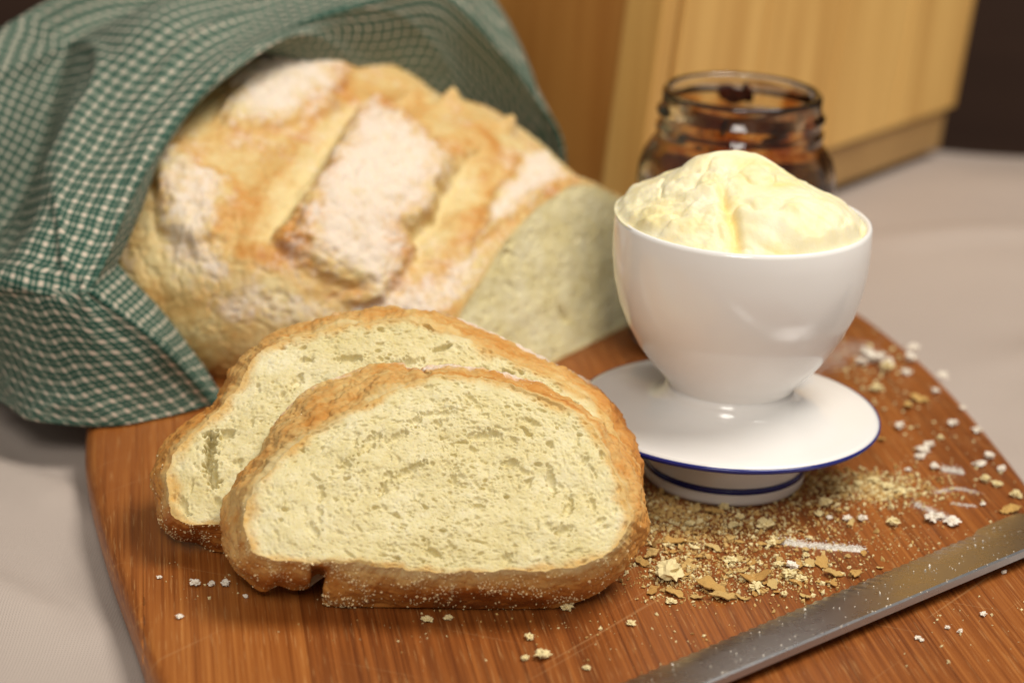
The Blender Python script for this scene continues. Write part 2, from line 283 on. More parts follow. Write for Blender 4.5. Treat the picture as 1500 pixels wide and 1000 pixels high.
def mat_pine(name, lo, hi, ax):
    k = N(name); sc = [260, 260, 260]; sc[ax] = 4
    c = k.coord('Object', tuple(sc)); rnd = k.n('ShaderNodeObjectInfo').outputs['Random']
    n1 = k.noise(c, .25, 4); n2 = k.noise(k.coord('Object', tuple(v * .1 for v in sc)), 1, 2)
    t = k.math('ADD', k.math('MULTIPLY', n1, .5), k.math('ADD', k.math('MULTIPLY', n2, .4), k.math('MULTIPLY', rnd, .2)))
    return k.base(k.mix(k.ramp(t, [(.38, (0, 0, 0)), (.68, (1, 1, 1))]), lo, hi), .45, .4, k.bump(n1, .15, .0005))
def mat_steel():
    k = N('steel'); c = k.coord()
    n1 = k.noise(c, 160, 4, .6)
    k.b.inputs['Metallic'].default_value = 1.0
    return k.base((.52, .52, .53), k.math('ADD', .20, k.math('MULTIPLY', n1, .16)), .5, k.bump(n1, .03, .0002))
def mat_glass():
    k = N('clear_glass'); k.b.inputs['Transmission Weight'].default_value = 1.0; k.b.inputs['IOR'].default_value = 1.48
    return k.base((.97, .98, .97), .02, .5)
def mat_jam():
    k = N('dark_jam'); n1 = k.noise(k.coord(), 220, 4)
    return k.base(k.ramp(n1, [(.35, (.012, .002, .001)), (.6, (.05, .008, .003)), (.75, (.16, .03, .008))]), .12, .6, k.bump(n1, .6, .002))
def mat_ceramic():
    k = N('white_glaze'); n1 = k.noise(k.coord(), 40, 3)
    return k.base(k.mix(n1, (.78, .755, .725), (.82, .80, .775)), .13, .5, k.bump(n1, .06, .001), .15, (1, .9, .8), .0015)
def mat_butter():
    k = N('butter'); c = k.coord(); n1 = k.noise(c, 90, 4); n2 = k.noise(c, 500, 3)
    colr = k.ramp(n1, [(.35, (.79, .68, .36)), (.5, (.81, .73, .47)), (.7, (.82, .76, .55))])
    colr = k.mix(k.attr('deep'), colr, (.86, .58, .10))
    return k.base(colr, .5, .28, k.bump(n2, .3, .0006), .3, (1, .8, .35), .003)
def mat_flake():
    k = N('crust_flakes'); rnd = k.n('ShaderNodeObjectInfo').outputs['Random']; n1 = k.noise(k.coord(), 420, 3)
    return k.base(k.ramp(k.math('ADD', k.math('MULTIPLY', rnd, .5), k.math('MULTIPLY', n1, .6)),
                  [(.2, (.50, .25, .065)), (.5, (.62, .37, .11)), (.8, (.68, .49, .20))]), .7, .25, k.bump(n1, .6, .0005))
M_CRUMB, M_CRUST, M_BOARD = mat_crumb(), mat_crust(), mat_board()
M_STEEL, M_GLASS, M_JAM, M_CER = mat_steel(), mat_glass(), mat_jam(), mat_ceramic()
M_BLUE = mat_plain('cobalt_glaze', (.012, .018, .16), .15)
M_FLAKE = mat_flake()
M_PALE = mat_plain('pale_crumb', (.74, .62, .33), .85, .2)
M_TANC = mat_plain('tan_crumb', (.55, .36, .13), .8, .2)
M_FLOUR = mat_plain('white_flour', (.80, .73, .62), .9, .1)
M_DUST = mat_plain('loose_flour', (.86, .82, .75), .9, .1)
M_GRAIN = mat_plain('semolina', (.78, .62, .34), .6, .3)

# ------------------------------------------------------------------ setting
nx, ny = 260, 260
gx = np.linspace(-.75, .95, nx)[:, None] + 0 * np.zeros((1, ny)); gy = np.linspace(-.75, .42, ny)[None] + 0 * gx
gz = -.0125 + .0035 * (fbm(p3(gx * 7, gy * 5), 2, 3)) - .0022
gz += .0065 * sstep(-.12, -.22, gx) * np.sin((gx * .8 + gy * .55) * 70 + 2 * perlin(p3(gx * 9, gy * 9), 5))
gz += .003 * sstep(.2, .3, gx) * np.sin((gx * .3 - gy) * 45 + 2 * perlin(p3(gx * 6, gy * 6), 8))
for (ax0, ay0, bx0, by0, wd, am) in ((-.21, -.09, -.12, -.17, .010, .006), (-.20, -.19, -.11, -.245, .012, .006), (-.19, -.255, -.09, -.31, .010, .005), (.18, .02, .34, .12, .02, .006), (.20, -.06, .30, .20, .016, .005), (.15, .20, .32, .24, .014, .005)):
    ex_, ey_ = bx0 - ax0, by0 - ay0; tt = np.clip(((gx - ax0) * ex_ + (gy - ay0) * ey_) / (ex_**2 + ey_**2), 0, 1)
    dd = np.hypot(gx - ax0 - tt * ex_, gy - ay0 - tt * ey_) + .006 * perlin(p3(gx * 25, gy * 25), 4); gz += am * np.exp(-(dd / wd)**2) * np.sin(np.pi * np.clip(tt, .05, .95))
bs_, bw_ = .174 * gx - .985 * gy, .985 * gx + .174 * gy
inb = sstep(.173, .1668, np.abs(bw_ + .002)) * sstep(-.24, -.17, bs_)
gz = np.minimum(gz, -.0125) * 1.0 * inb + gz * (1 - inb); gz = np.minimum(gz, -.0125 + .009 * (1 - inb))
edge = sstep(.395, .42, gy); gz = gz - .03 * edge
tc = mesh_obj('tablecloth', np.stack([gx, gy, gz], -1).reshape(-1, 3), gridF(nx, ny), mat_tablecloth())
tag(tc, 'pale grey woven tablecloth with soft wrinkles under the wooden board', 'tablecloth')
M_WALL = N('dark_wood_wall'); _c = M_WALL.coord('Object', (3, 3, 40)); _n = M_WALL.noise(_c, 1, 4)
M_WALL = M_WALL.base(M_WALL.mix(_n, (.028, .011, .006), (.055, .026, .014)), .5, .3)
wl = mesh_obj('wall', [(-1.6, .95, -.6), (1.8, .95, -.6), (1.8, .95, 1.4), (-1.6, .95, 1.4), (-1.6, 1.0, -.6), (1.8, 1.0, -.6), (1.8, 1.0, 1.4), (-1.6, 1.0, 1.4)],
              [(0,1,2,3),(7,6,5,4),(0,4,5,1),(3,2,6,7),(0,3,7,4),(1,5,6,2)], M_WALL, smooth=False)
tag(wl, kind='structure')

# ------------------------------------------------------------------ wooden box behind
e1 = np.array([.612, .790, 0]); e2 = np.array([-.790, .612, 0]); cb = np.array([.052, .135, -.0105])
leanv = np.array([.075, 0.0, 0])
M_PSIDE = mat_pine('pine_side', (.46, .215, .042), (.76, .47, .15), 2)
M_PFRONT_SHADE = mat_pine('pine_front_shade', (.42, .17, .034), (.62, .30, .072), 2)  # darker copy of the side pine: the front face's shade put into the colour
M_PBASE_SHADE = mat_pine('pine_base_shade', (.30, .165, .055), (.42, .25, .09), 0)  # darker pine, shade low on the box put into the colour
bx = root('wooden_box', tuple(cb), 'tall honey pine wooden box standing behind the jam jar', 'box')
def slab(name, o, du, dv, n, th, z0, z1, mat, parent):
    """o,du: base start and along vector; slab between z0,z1, thickness th along n, leaning"""
    pts = []
    for z in (z0, z1):
        L = leanv * z / .1 * .1 / .1 if False else leanv * z
        for q in (o, o + du, o + du + n * th, o + n * th):
            p = q + L; pts.append((p[0], p[1], p[2] + z))
    return hexa(name, pts, mat, parent)
zero = np.zeros(3); Hb = .24
nside = -e2; nfront = -e1    # outward normals (side faces right/front, front faces left/front)
nS = 4; Ls = .309
for i in range(nS):
    a = e1 * (.0165 + (Ls - .0165) * i / nS + .0004); dl = e1 * ((Ls - .0165) / nS - .0008)
    slab('plank', a - nside * .012, dl, None, nside, .012, .024, Hb, M_PSIDE, bx)
slab('shade_rail', e1 * .012 - nside * .014, e1 * (Ls - .016), None, nside, .011, 0.0, .0235, M_PBASE_SHADE, bx)  # added rail, its dark wood paints the shaded band under the side planks
nF = 3; Lf = .26
for i in range(nF):
    a = e2 * (.022 + (Lf - .022) * i / nF + .0004); dl = e2 * ((Lf - .022) / nF - .0008)
    slab('plank', a - nfront * .013, dl, None, nfront, .010, .002, Hb, M_PFRONT_SHADE, bx)
slab('corner_post', -nfront * .012 * 0 + e2 * .0005, e2 * .021, None, e1, .012, 0.0, Hb, M_PSIDE, bx)
slab('back_panel', e1 * (Ls - .010) + e2 * .016, e2 * (Lf - .016), None, e1, .010, 0.002, Hb, M_PFRONT_SHADE, bx)
slab('side_panel', e2 * (Lf - .012) + e1 * .014, e1 * (Ls - .026), None, e2, .011, 0.002, Hb, M_PSIDE, bx)
slab('bottom_panel', e1 * .016 + e2 * .016, e1 * (Ls - .032), None, e2, Lf - .034, .006, .012, M_PBASE_SHADE, bx)

# ------------------------------------------------------------------ cutting board
BO = np.array([(-60,-156),(-20,-160),(20,-163.5),(80,-166),(125,-164),(179,-157.5),(225,-150),(267,-142.7),(300,-131),(325,-108),(340,-60),(344,0),(340,60),(325,108),(300,132),(267,143),(225,150),(179,156.5),(140,160.4),(90,163),(39,163.5),(0,160),(-35,154),(-57,141),(-74,112),(-96,75),(-118,45),(-138,10),(-150,-30),(-152,-80),(-140,-120),(-108,-145)], float)
bo = resample(BO, 260)
ax_s = np.array([.1736, -.9848]); ax_w = np.array([.9848, .1736])
def sw(q): return q[..., :1] * ax_s + q[..., 1:] * ax_w
ctr = bo.mean(0); dirn = bo - ctr; dirn /= np.linalg.norm(dirn, axis=1)[:, None]
prof = [(-5, -12), (-2.2, -11.2), (-.6, -9.3), (0, -7), (-.2, -4.6), (-1.2, -2.4), (-2.8, -.9), (-4.8, -.15), (-7, 0)]
rings = [np.c_[sw(bo + dirn * o), np.full(len(bo), z)] for o, z in prof]
boardV = np.concatenate(rings) / 1000
nb_ = len(bo); boardF = []
for k in range(len(prof) - 1):
    for i in range(nb_):
        j = (i + 1) % nb_; boardF.append((k * nb_ + i, k * nb_ + j, (k + 1) * nb_ + j, (k + 1) * nb_ + i))
boardF.append(tuple((len(prof) - 1) * nb_ + i for i in range(nb_))); boardF.append(tuple(reversed(range(nb_))))
board = root('cutting_board', (0, 0, 0), 'rounded reddish brown bamboo cutting board carrying the bread and the dish', 'cutting board')
cuts = [-200, -146, -100, -54, -8, 38, 84, 126, 200]
for a, b in zip(cuts[:-1], cuts[1:]):
    bm = bmesh.new(); vs = [bm.verts.new(v) for v in boardV]
    for f in boardF: bm.faces.new([vs[i] for i in f])
    for w_, sgn in ((a + .035, -1), (b - .035, 1)):
        pco = Vector((*(ax_w * w_ / 1000), 0)); pn = Vector((*(ax_w * sgn), 0))
        res = bmesh.ops.bisect_plane(bm, geom=bm.verts[:] + bm.edges[:] + bm.faces[:], plane_co=pco, plane_no=pn, clear_outer=True, dist=1e-7)
        ed = [e for e in res['geom_cut'] if isinstance(e, bmesh.types.BMEdge)]
        if ed: bmesh.ops.holes_fill(bm, edges=ed, sides=0)
    bmesh.ops.recalc_face_normals(bm, faces=bm.faces[:])
    me = bpy.data.meshes.new('plank'); bm.to_mesh(me); bm.free()
    me.polygons.foreach_set('use_smooth', [len(p.vertices) == 4 and abs(p.normal.z) < .9999 and p.area < 6e-5 for p in me.polygons])
    me.materials.append(M_BOARD)
    o = bpy.data.objects.new('plank', me); col.objects.link(o); o.parent = board

# ------------------------------------------------------------------ bread helpers
def pore_map(x0, x1, y0, y1, seed, n, cx, cy, extra=(), res=.2, big=1.0):
    rs = np.random.RandomState(seed); w = int((x1 - x0) / res) + 1; h = int((y1 - y0) / res) + 1
    X = x0 + np.arange(w) * res; Y = y0 + np.arange(h) * res
    Hm = np.zeros((h, w))
    gx_, gy_ = np.meshgrid(X, Y)
    dens = perlin(p3(gx_ * .06, gy_ * .06), seed)
    pores = []
    for _ in range(n):
        rr = float(np.clip(np.exp(rs.normal(math.log(.31), .5)) * (big if rs.rand() < .05 else 1), .18, 2.8))
        px, py = rs.uniform(x0, x1), rs.uniform(y0, y1)
        ta = math.atan2((py - cy) * 1.6, px - cx) + math.pi / 2 + rs.normal(0, .45)
        pores.append((px, py, rr * rs.uniform(1.0, 2.1), rr * rs.uniform(.6, .95), ta, min(rr * rs.uniform(.7, 1.3), 2.6)))
    pores += [(e[0], e[1], e[2], e[3], e[4], e[5] * 1.15) for e in extra]
    for px, py, a, b, ta, dp in pores:
        rr = max(a, b) + .4; i0, i1 = int((px - rr - x0) / res), int((px + rr - x0) / res) + 2; j0, j1 = int((py - rr - y0) / res), int((py + rr - y0) / res) + 2
        i0, j0 = max(i0, 0), max(j0, 0); i1, j1 = min(i1, w), min(j1, h)
        if i1 <= i0 or j1 <= j0: continue
        dx = gx_[j0:j1, i0:i1] - px; dy = gy_[j0:j1, i0:i1] - py; c, s = math.cos(ta), math.sin(ta)
        q = ((dx * c + dy * s) / a)**2 + ((-dx * s + dy * c) / b)**2
        q = q + (.9 * fbm(p3(gx_[j0:j1, i0:i1] * .9, gy_[j0:j1, i0:i1] * .9, px), 3, seed + 1)) * (q + .25)
        Hm[j0:j1, i0:i1] = np.minimum(Hm[j0:j1, i0:i1], -dp * np.clip(1 - q, 0, 1)**.7)
    wx_, wy_ = gx_ + 1.2 * perlin(p3(gx_ * .35, gy_ * .35), seed + 6), gy_ + 1.2 * perlin(p3(gx_ * .35, gy_ * .35), seed + 7)
    an = np.arctan2((gy_ - cy) * 1.6, gx_ - cx); ra = np.hypot(gx_ - cx, (gy_ - cy) * 1.6)
    dm = (.35 + .65 * sstep(-.25, .35, dens)) * (.45 + .55 * sstep(1.0, .7, ra / ra.max() * 1.25))
    for wl, th_, dp_, sd_ in ((.75, .20, .5, 10), (1.5, .28, 1.0, 12), (3.2, .37, 2.2, 14)):
        nz = perlin(p3(ra / (wl * .75), an * (8 + ra * .55) / wl / 8 * 6, wx_ * .02), seed + sd_) * .5 + perlin(p3(wx_ / wl, wy_ / wl * 1.3), seed + sd_ + 1) * .8
        Hm = np.minimum(Hm, -dp_ * dm * sstep(th_, th_ + .38, nz))
    Hm += 1.0 * fbm(p3(gx_ * .07, gy_ * .09), 2, seed + 2) + .13 * fbm(p3(gx_ * .9, gy_ * .9), 3, seed + 4, .6)
    return X, Y, Hm
def bil(X, Y, Hm, x, y):
    u = np.clip((x - X[0]) / (X[1] - X[0]), 0, len(X) - 1.001); v = np.clip((y - Y[0]) / (Y[1] - Y[0]), 0, len(Y) - 1.001)
    i, j = u.astype(int), v.astype(int); f, g = u - i, v - j
    return (Hm[j, i] * (1 - f) + Hm[j, i + 1] * f) * (1 - g) + (Hm[j + 1, i] * (1 - f) + Hm[j + 1, i + 1] * f) * g
def vnormals(G, wu=False):
    du = (np.roll(G, -1, 0) - np.roll(G, 1, 0)) if wu else np.gradient(G, axis=0)
    dv = np.gradient(G, axis=1); n = np.cross(du, dv); return n / (np.linalg.norm(n, axis=-1, keepdims=True) + 1e-12)
def grains(name, pts, nrm, size, mat, parent, seed):
    """tiny irregular octahedra at pts"""
    rs = np.random.RandomState(seed); n = len(pts)
    o8 = np.array([(1,0,0),(-1,0,0),(0,1,0),(0,-1,0),(0,0,1),(0,0,-1)], float)
    f8 = np.array([(0,2,4),(2,1,4),(1,3,4),(3,0,4),(2,0,5),(1,2,5),(3,1,5),(0,3,5)])
    q = rs.normal(size=(n, 3, 3)); q = np.linalg.qr(q)[0]
    sz = (size if np.ndim(size) else np.full(n, size))[:, None, None] * rs.uniform(.55, 1.35, (n, 6, 1))
    q = q * rs.uniform(.45, 1.5, (n, 1, 3))
    V = np.einsum('nij,kj->nki', q, o8) * sz + pts[:, None] + nrm[:, None] * 0
    F = (f8[None] + 6 * np.arange(n)[:, None, None]).reshape(-1, 3)
    return tag(mesh_obj(name, V.reshape(-1, 3), F, mat, parent, smooth=False), kind='stuff')

def bread_slice(front, back, O, lean, yaw, T, seed, label, extra, tonefn, nth=900, nr=190):
    L, ps = R(lean), R(yaw); c, s = math.cos(ps), math.sin(ps)
    rot = lambda v: np.array([c * v[0] - s * v[1], s * v[0] + c * v[1], v[2]])
    ex, eu, nn = rot((1, 0, 0)), rot((0, math.sin(L), math.cos(L))), rot((0, -math.cos(L), math.sin(L)))
    W = lambda x, y, dz: (x[..., None] * ex + y[..., None] * eu + np.asarray(dz)[..., None] * nn) / 1000
    rt = root('bread_slice', O, label, 'bread slice', 'cut bread slices')
    f = resample(front, nth); b = resample(back, nth)
    # same start direction: rotate back outline to best match
    fo = f - f.mean(0); bo_ = b - b.mean(0)
    best = min(range(-60, 61), key=lambda k: np.sum((np.roll(bo_, k, 0) - fo)**2)); b = np.roll(b, best, 0)
    f = f + (.9 * fbm(p3(f[:, 0] * .16, f[:, 1] * .16), 4, seed + 9, .6))[:, None] * (f - f.mean(0)) / (np.linalg.norm(f - f.mean(0), axis=1)[:, None])
    cx, cy = f.mean(0)
    X, Y, Hm = pore_map(f[:, 0].min() - 2, f[:, 0].max() + 2, f[:, 1].min() - 2, f[:, 1].max() + 2, seed, 2600, cx, cy, extra, big=2.2)
    rr = np.linspace(0, 1, nr)**.9
    x = cx + (f[:, 0][:, None] - cx) * rr; y = cy + (f[:, 1][:, None] - cy) * rr
    h = bil(X, Y, Hm, x, y) * sstep(1.0, .975, rr)[None]
    dome = .9 * (1 - rr**8)[None]
    bake = sstep(.90, 1.0, rr[None] + .05 * fbm(p3(x * .13, y * .13), 3, seed + 15))**1.6 * .8
    mesh_obj('crumb', W(x, y, T + h + dome).reshape(-1, 3), gridF(nth, nr, wu=True, flip=(np.sum(f[:,0]*np.roll(f[:,1],-1)-f[:,1]*np.roll(f[:,0],-1))<0)), M_CRUMB, rt, attrs=dict(bake=bake))
    # crust
    nt = 64; t = np.linspace(0, 1, nt)
    x = f[:, 0][:, None] * (1 - t) + b[:, 0][:, None] * t; y = f[:, 1][:, None] * (1 - t) + b[:, 1][:, None] * t
    tn = np.roll(b, -3, 0) - np.roll(b, 3, 0); tn /= np.linalg.norm(tn, axis=1)[:, None] + 1e-9
    orient = 1 if np.sum(f[:, 0] * np.roll(f[:, 1], -1) - f[:, 1] * np.roll(f[:, 0], -1)) > 0 else -1
    on = np.c_[tn[:, 1], -tn[:, 0]] * orient
    bul = 1.6 * np.sin(np.pi * t)[None] + 2.0 * fbm(p3(x * .09, y * .09, t[None] * 2.2), 4, seed + 5) * sstep(0, .15, t)[None] * sstep(1, .9, t)[None] + .45 * fbm(p3(x * .5, y * .5, t[None] * 12), 3, seed + 7) * sstep(0, .06, t)[None]
    crk = np.abs(fbm(p3(x * .10, y * .10, t[None] * 5), 3, seed + 6)); bul = bul - .7 * np.exp(-(crk / .035)**2) * sstep(.05, .2, t)[None]
    lo = sstep(14, 4, y); bul = bul * (1 - .6 * lo)
    ed, flour, tone = tonefn(x, y, t[None] + 0 * x)
    bul = bul + ed * sstep(0, .12, t)[None]
    x2 = x + on[:, :1] * bul; y2 = y + on[:, 1:] * bul
    z2 = T * (1 - t)[None] + 0 * x
    tone = tone - (.20 * sstep(.22, 0, t) * (.6 + .8 * np.clip(.5 + perlin(p3(x * .12, y * .12), seed + 12), 0, 1)[:, :1]))
    # keep it above the board
    P_ = W(x2, y2, z2); P_[..., 2] = np.maximum(P_[..., 2], .0004)
    mesh_obj('crust', P_.reshape(-1, 3), gridF(nth, nt, wu=True, flip=orient > 0), M_CRUST, rt, attrs=dict(tone=tone, flour=flour))
    # back face
    nb2 = 26; rr = np.linspace(0, 1, nb2)
    bx_, by_ = x2[:, -1], y2[:, -1]; mx, my = bx_.mean(), by_.mean()
    xb = mx + (bx_[:, None] - mx) * rr; yb = my + (by_[:, None] - my) * rr
    hb = -.8 * fbm(p3(xb * .3, yb * .3), 3, seed + 8) * sstep(1, .9, rr)[None]
    Pb = W(xb, yb, hb + 0 * xb); Pb[..., 2] = np.maximum(Pb[..., 2], .0004)
    mesh_obj('crumb', Pb.reshape(-1, 3), gridF(nth, nb2, wu=True, flip=orient > 0), M_CRUMB, rt, attrs=dict(bake=0 * xb))
    # semolina stuck on the lower crust
    rs = np.random.RandomState(seed + 30)
    wgt = (sstep(13, 2, y) * (.06 + sstep(.0, .45, perlin(p3(x * .1, y * .1, t[None] * 3), seed + 3))) + .10 * sstep(30, 5, y) + .004).ravel()
    idx = rs.choice(x.size, 1500, p=wgt / wgt.sum())
    g = P_.reshape(-1, 3)[idx] + rs.normal(0, .0002, (1500, 3)); g[:, 2] = np.maximum(g[:, 2], .0004)
    grains('semolina_grains', g, np.zeros((1500, 3)), rs.uniform(.00018, .00042, 1500), M_GRAIN, rt, seed)
    return rt

def tone_a(x, y, t):
    low = sstep(11, 3, y)
    seam = np.exp(-((x + 35 - .08 * (y)) / 1.5)**2) * sstep(14, 6, y) * sstep(.02, .2, t)
    ed = -3.2 * seam
    tone = .34 + .06 * t + .14 * low * sstep(.25, .8, t) - .10 * low * sstep(.5, .1, t) + .34 * np.exp(-((t - .09) / .05)**2) * sstep(25, 55, y) * sstep(-20, 10, x)
    tone += .30 * low * np.exp(-((x - 10) / 24)**2) * sstep(.25, .6, t)
    tone -= .13 * sstep(-15, -35, x) * sstep(35, 50, y) * t
    flour = .75 * sstep(60, 76, y) * sstep(-12, 0, x) * sstep(45, 25, x) * sstep(.25, .6, t) + .35 * sstep(.75, 1, t) * sstep(50, 65, y)
    step = -1.6 * np.exp(-((x + 8) / 1.0)**2) * sstep(60, 70, y) * sstep(.3, .7, t)
    return ed + step, flour, tone
def tone_b(x, y, t):
    low = sstep(9, 2, y); kn = sstep(-55, -66, x)
    tone = .32 + .08 * t + .22 * low + .16 * kn + .16 * sstep(50, 66, x) + .16 * sstep(.12, 0, t) * sstep(30, 60, y)
    flour = .8 * sstep(8, 22, x) * sstep(66, 50, x) * sstep(.6, .9, t) * sstep(40, 60, y) + .25 * sstep(.7, 1, t) * sstep(60, 75, y)
    return 0.9 * np.sin(y * .9 + x * .3) * kn * t * 0, flour, tone
# the nearer slice and the one behind it
exA = [(-20, 42, 5, 1.6, .9, 1.8), (14, 45, 6, 1.8, .1, 1.8), (22, 36, 3, 1.3, .2, 1.6), (-8, 33, 5.5, 1.4, .55, 1.9), (-28, 33, 5, 1.6, .75, 1.4), (34, 30, 1.5, 5.5, .15, 1.9), (39, 22, 1.6, 4.0, -.2, 2.0),
       (37, 14, 3.4, 1.6, .3, 1.8), (-16, 27, 1.0, 3.4, -.3, 2.2), (5, 30, 1, 3, .1, 1.5), (46, 23, 1.2, 3.4, .1, 1.6), (44, 37, 2.2, 1.2, .8, 1.4), (0, 52, 6, 1.2, .1, 1.2), (-12, 44, 4.5, 1.3, .6, 1.4), (28, 50, 4.5, 1.1, -.3, 1.3), (12, 22, 2.2, .9, 0, 1.6)]
exB = [(-62, 24, 1.7, 8.5, -.06, 6.5), (-60.5, 15, 1.8, 5, .1, 5.0), (-57, 30, 3, 2, .5, 2.6), (9, 63, 3.6, 1.2, .35, 2.6), (30, 55, 2.2, 1.0, -.2, 2.8), (-20, 58, 5, 1.2, .1, 2), (-2, 57, 5, 1.6, .2, 1.8), (16, 53, 5, 1.6, .1, 2.0), (28, 49, 4, 1.4, -.2, 1.7), (-34, 57, 2.4, 1.0, .2, 2)]
bread_slice(SLICE_A_FRONT, SLICE_A_BACK, (-.02, -.236, 0), 50, 4, 25, 11, 'nearest bread slice with its whole cut face in front, leaning on the other slice', exA, tone_a)
bread_slice(SLICE_B_FRONT, SLICE_B_BACK, (-.03, -.200, 0), 50, 2, 21, 23, 'bread slice behind the nearest one, half hidden, with a torn hollow at its left end', exB, tone_b)

# ------------------------------------------------------------------ loaf
LO = np.array([33.14, 2.63]); LB = np.array([.55007, .83512]); LA = np.array([-.83512, .55007]); TA = R(20)
CUT = np.array([(-60,0),(-77,7),(-85,19),(-82,31),(-72,37),(-60,43),(-51,48),(-36,54),(-16,59.5),(-2,61.5),(12,63),(26,60),(39,53.5),(52,44),(62,30),(65,16),(60,6),(48,0)], float)
SS = [0,22,45,65,94,112,141,170,200,212,222]
HH = [60,71,78,83,84,93,101,97,76,52,0]
NW = [85,98,116,130,141,146,145,132,96,64,0]
FW = [65,66,66,66,64,62,62,56,40,28,0]
def smc(ys):
    g = np.linspace(0, 222, 445); y = np.interp(g, SS, ys); k = np.ones(21) / 21
    return g, np.convolve(np.r_[2 * y[0] - y[10:0:-1], y, -y[-2:-12:-1]], k, 'valid')
def loaf_pt(sig, phi):
    s = sig * 222
    h, n, f = [np.interp(s, *smc(q)).clip(0) for q in (HH, NW, FW)]
    ang = np.radians(-40 + 260 * phi); c = np.cos(ang); sn = np.sin(ang); zc = .33 * h
    kb = -np.sign(c) * np.where(sn < 0, np.abs(c)**.4, np.abs(c)**.9) * np.where(c > 0, n, f)
    zb = np.where(sn > 0, zc + (h - zc) * np.abs(sn)**.95, zc + zc * sn / math.sin(R(40)))
    cc = catmull(CUT, 400); d_ = np.r_[0, np.cumsum(np.linalg.norm(np.diff(cc, axis=0), axis=1))]; d_ /= d_[-1]
    kc = np.interp(phi, d_, cc[:, 0]); hc = np.interp(phi, d_, cc[:, 1]).clip(0); zc2 = hc * math.cos(TA)
    w = sstep(0, 50, s); k = kc * (1 - w) + kb * w; z = zc2 * (1 - w) + zb * w
    l = s + hc * math.sin(TA) * (1 - sig)
    return np.stack([LO[0] + LA[0] * l + LB[0] * k, LO[1] + LA[1] * l + LB[1] * k, z], -1)
ns, nph = 420, 520
sig = np.linspace(0, 1, ns)[:, None] + np.zeros((1, nph)); phi = np.linspace(0, 1, nph)[None] + 0 * sig
G = loaf_pt(sig, phi); nrm = -vnormals(G)
if nrm[ns // 3, nph // 2, 2] < 0: nrm = -nrm
U_, V_ = sig * 222, phi * 290
wob = p3(U_ * .07, V_ * .07)
Uw, Vw = U_ + 3.2 * fbm(wob, 5, 31, .55), V_ + 3.2 * fbm(wob, 5, 37, .55)
pd = {k: polydist(Uw, Vw, np.array(v) * [222, 290]) for k, v in FLAPS.items() if k != 'bump'}
disp = 2.2 * fbm(G * .025, 2, 41) + .45 * fbm(G * .10, 3, 43) + .28 * fbm(G * .45, 3, 44, .6) - .6 * np.exp(-(np.abs(fbm(G * .055, 3, 45)) / .05)**2)
flour = np.zeros_like(U_); tone = .18 + .12 * fbm(G * .02, 2, 47)
for k, hgt in (('flapA', 5.0), ('flapB', 5.2), ('flapC', 4.0), ('flapD', 5.0)):
    d_ = pd[k]; disp += hgt * sstep(-3.5, 4.5, d_) + .4 * sstep(-1, 1.5, d_) * sstep(6, 1.5, d_)
    flour = np.maximum(flour, sstep(-7 if k == 'flapA' else -5, 10, d_) * (.84 if k != 'flapD' else .78))
    tone += .15 * np.exp(-((d_ + .6) / 2.6)**2)
for k in ('groove1', 'groove2'):
    d_ = pd[k]; disp -= 6.0 * sstep(-4, 6, d_); tone -= .24 * sstep(-5, 5, d_); tone += .16 * np.exp(-((d_ + 6) / 4.0)**2); flour *= 1 - .9 * sstep(-2, 3, d_)
for k, a in (('dustE', .66), ('dustF', .48), ('dustG', .60)): flour = np.maximum(flour, a * sstep(-9, 8, pd[k]))
for (bs, bp) in FLAPS['bump']:
    disp += 6.0 * np.exp(-(((U_ - bs * 222) / 3.6)**2 + ((V_ - bp * 290) / 4.5)**2))
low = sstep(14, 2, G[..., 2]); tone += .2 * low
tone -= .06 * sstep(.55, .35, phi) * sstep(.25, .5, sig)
flour = np.maximum(flour, .27 * sstep(-.4, .3, fbm(G * .035, 3, 51)) * sstep(12, 45, G[..., 2]))
tone += .10 * fbm(G * np.array([.02, .09, .09]), 3, 53)
fade = sstep(0, .012, sig)
disp += sstep(.15, .5, flour) * (.9 * fbm(G * .16, 4, 63, .6))
crack = np.minimum(np.abs(fbm(G * .09, 2, 61)), 1); disp -= .9 * np.exp(-(crack / .03)**2) * sstep(.2, .6, flour)
G2 = G + nrm * (disp * (.25 + .75 * fade) * sstep(1.0, .96, sig))[..., None]
G2[..., 2] = np.maximum(G2[..., 2], .3)
loc = np.array([LO[0], LO[1], 0])
lf = root('bread_loaf', tuple(loc / 1000), 'large crusty floured loaf with one end cut off, wrapped in the checked towel', 'bread')
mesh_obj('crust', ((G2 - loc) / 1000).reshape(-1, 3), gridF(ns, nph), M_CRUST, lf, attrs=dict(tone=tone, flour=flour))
o = lf.children[0]; 
# cut face
ring = G2[0]; kk = (ring[:, :2] - LO) @ LB; hh_ = ring[:, 2] / math.cos(TA); ll = (ring[:, :2] - LO) @ LA
bot = np.linspace(0, 1, 60)[1:-1]
kk = np.r_[kk, kk[-1] + (kk[0] - kk[-1]) * bot]; hh_ = np.r_[hh_, np.full(58, .3)]; ll = np.r_[ll, np.full(58, ll[-1])]
kc_, hc_, lc_ = -8, 26, 26 * math.sin(TA)
nr = 120; rr = np.linspace(0, 1, nr)
x = kc_ + (kk[:, None] - kc_) * rr; y = hc_ + (hh_[:, None] - hc_) * rr; l = lc_ + (ll[:, None] - lc_) * rr
X, Y, Hm = pore_map(-95, 80, -3, 72, 77, 5200, -8, 26, [], big=2.0)
h = bil(X, Y, Hm, x, y) * sstep(1, .95, rr)[None] * .75
nn = np.array([-LA[0] * math.cos(TA), -LA[1] * math.cos(TA), math.sin(TA)])
Pc = np.stack([LO[0] + LA[0] * l + LB[0] * x, LO[1] + LA[1] * l + LB[1] * x, y * math.cos(TA)], -1) + nn * h[..., None]
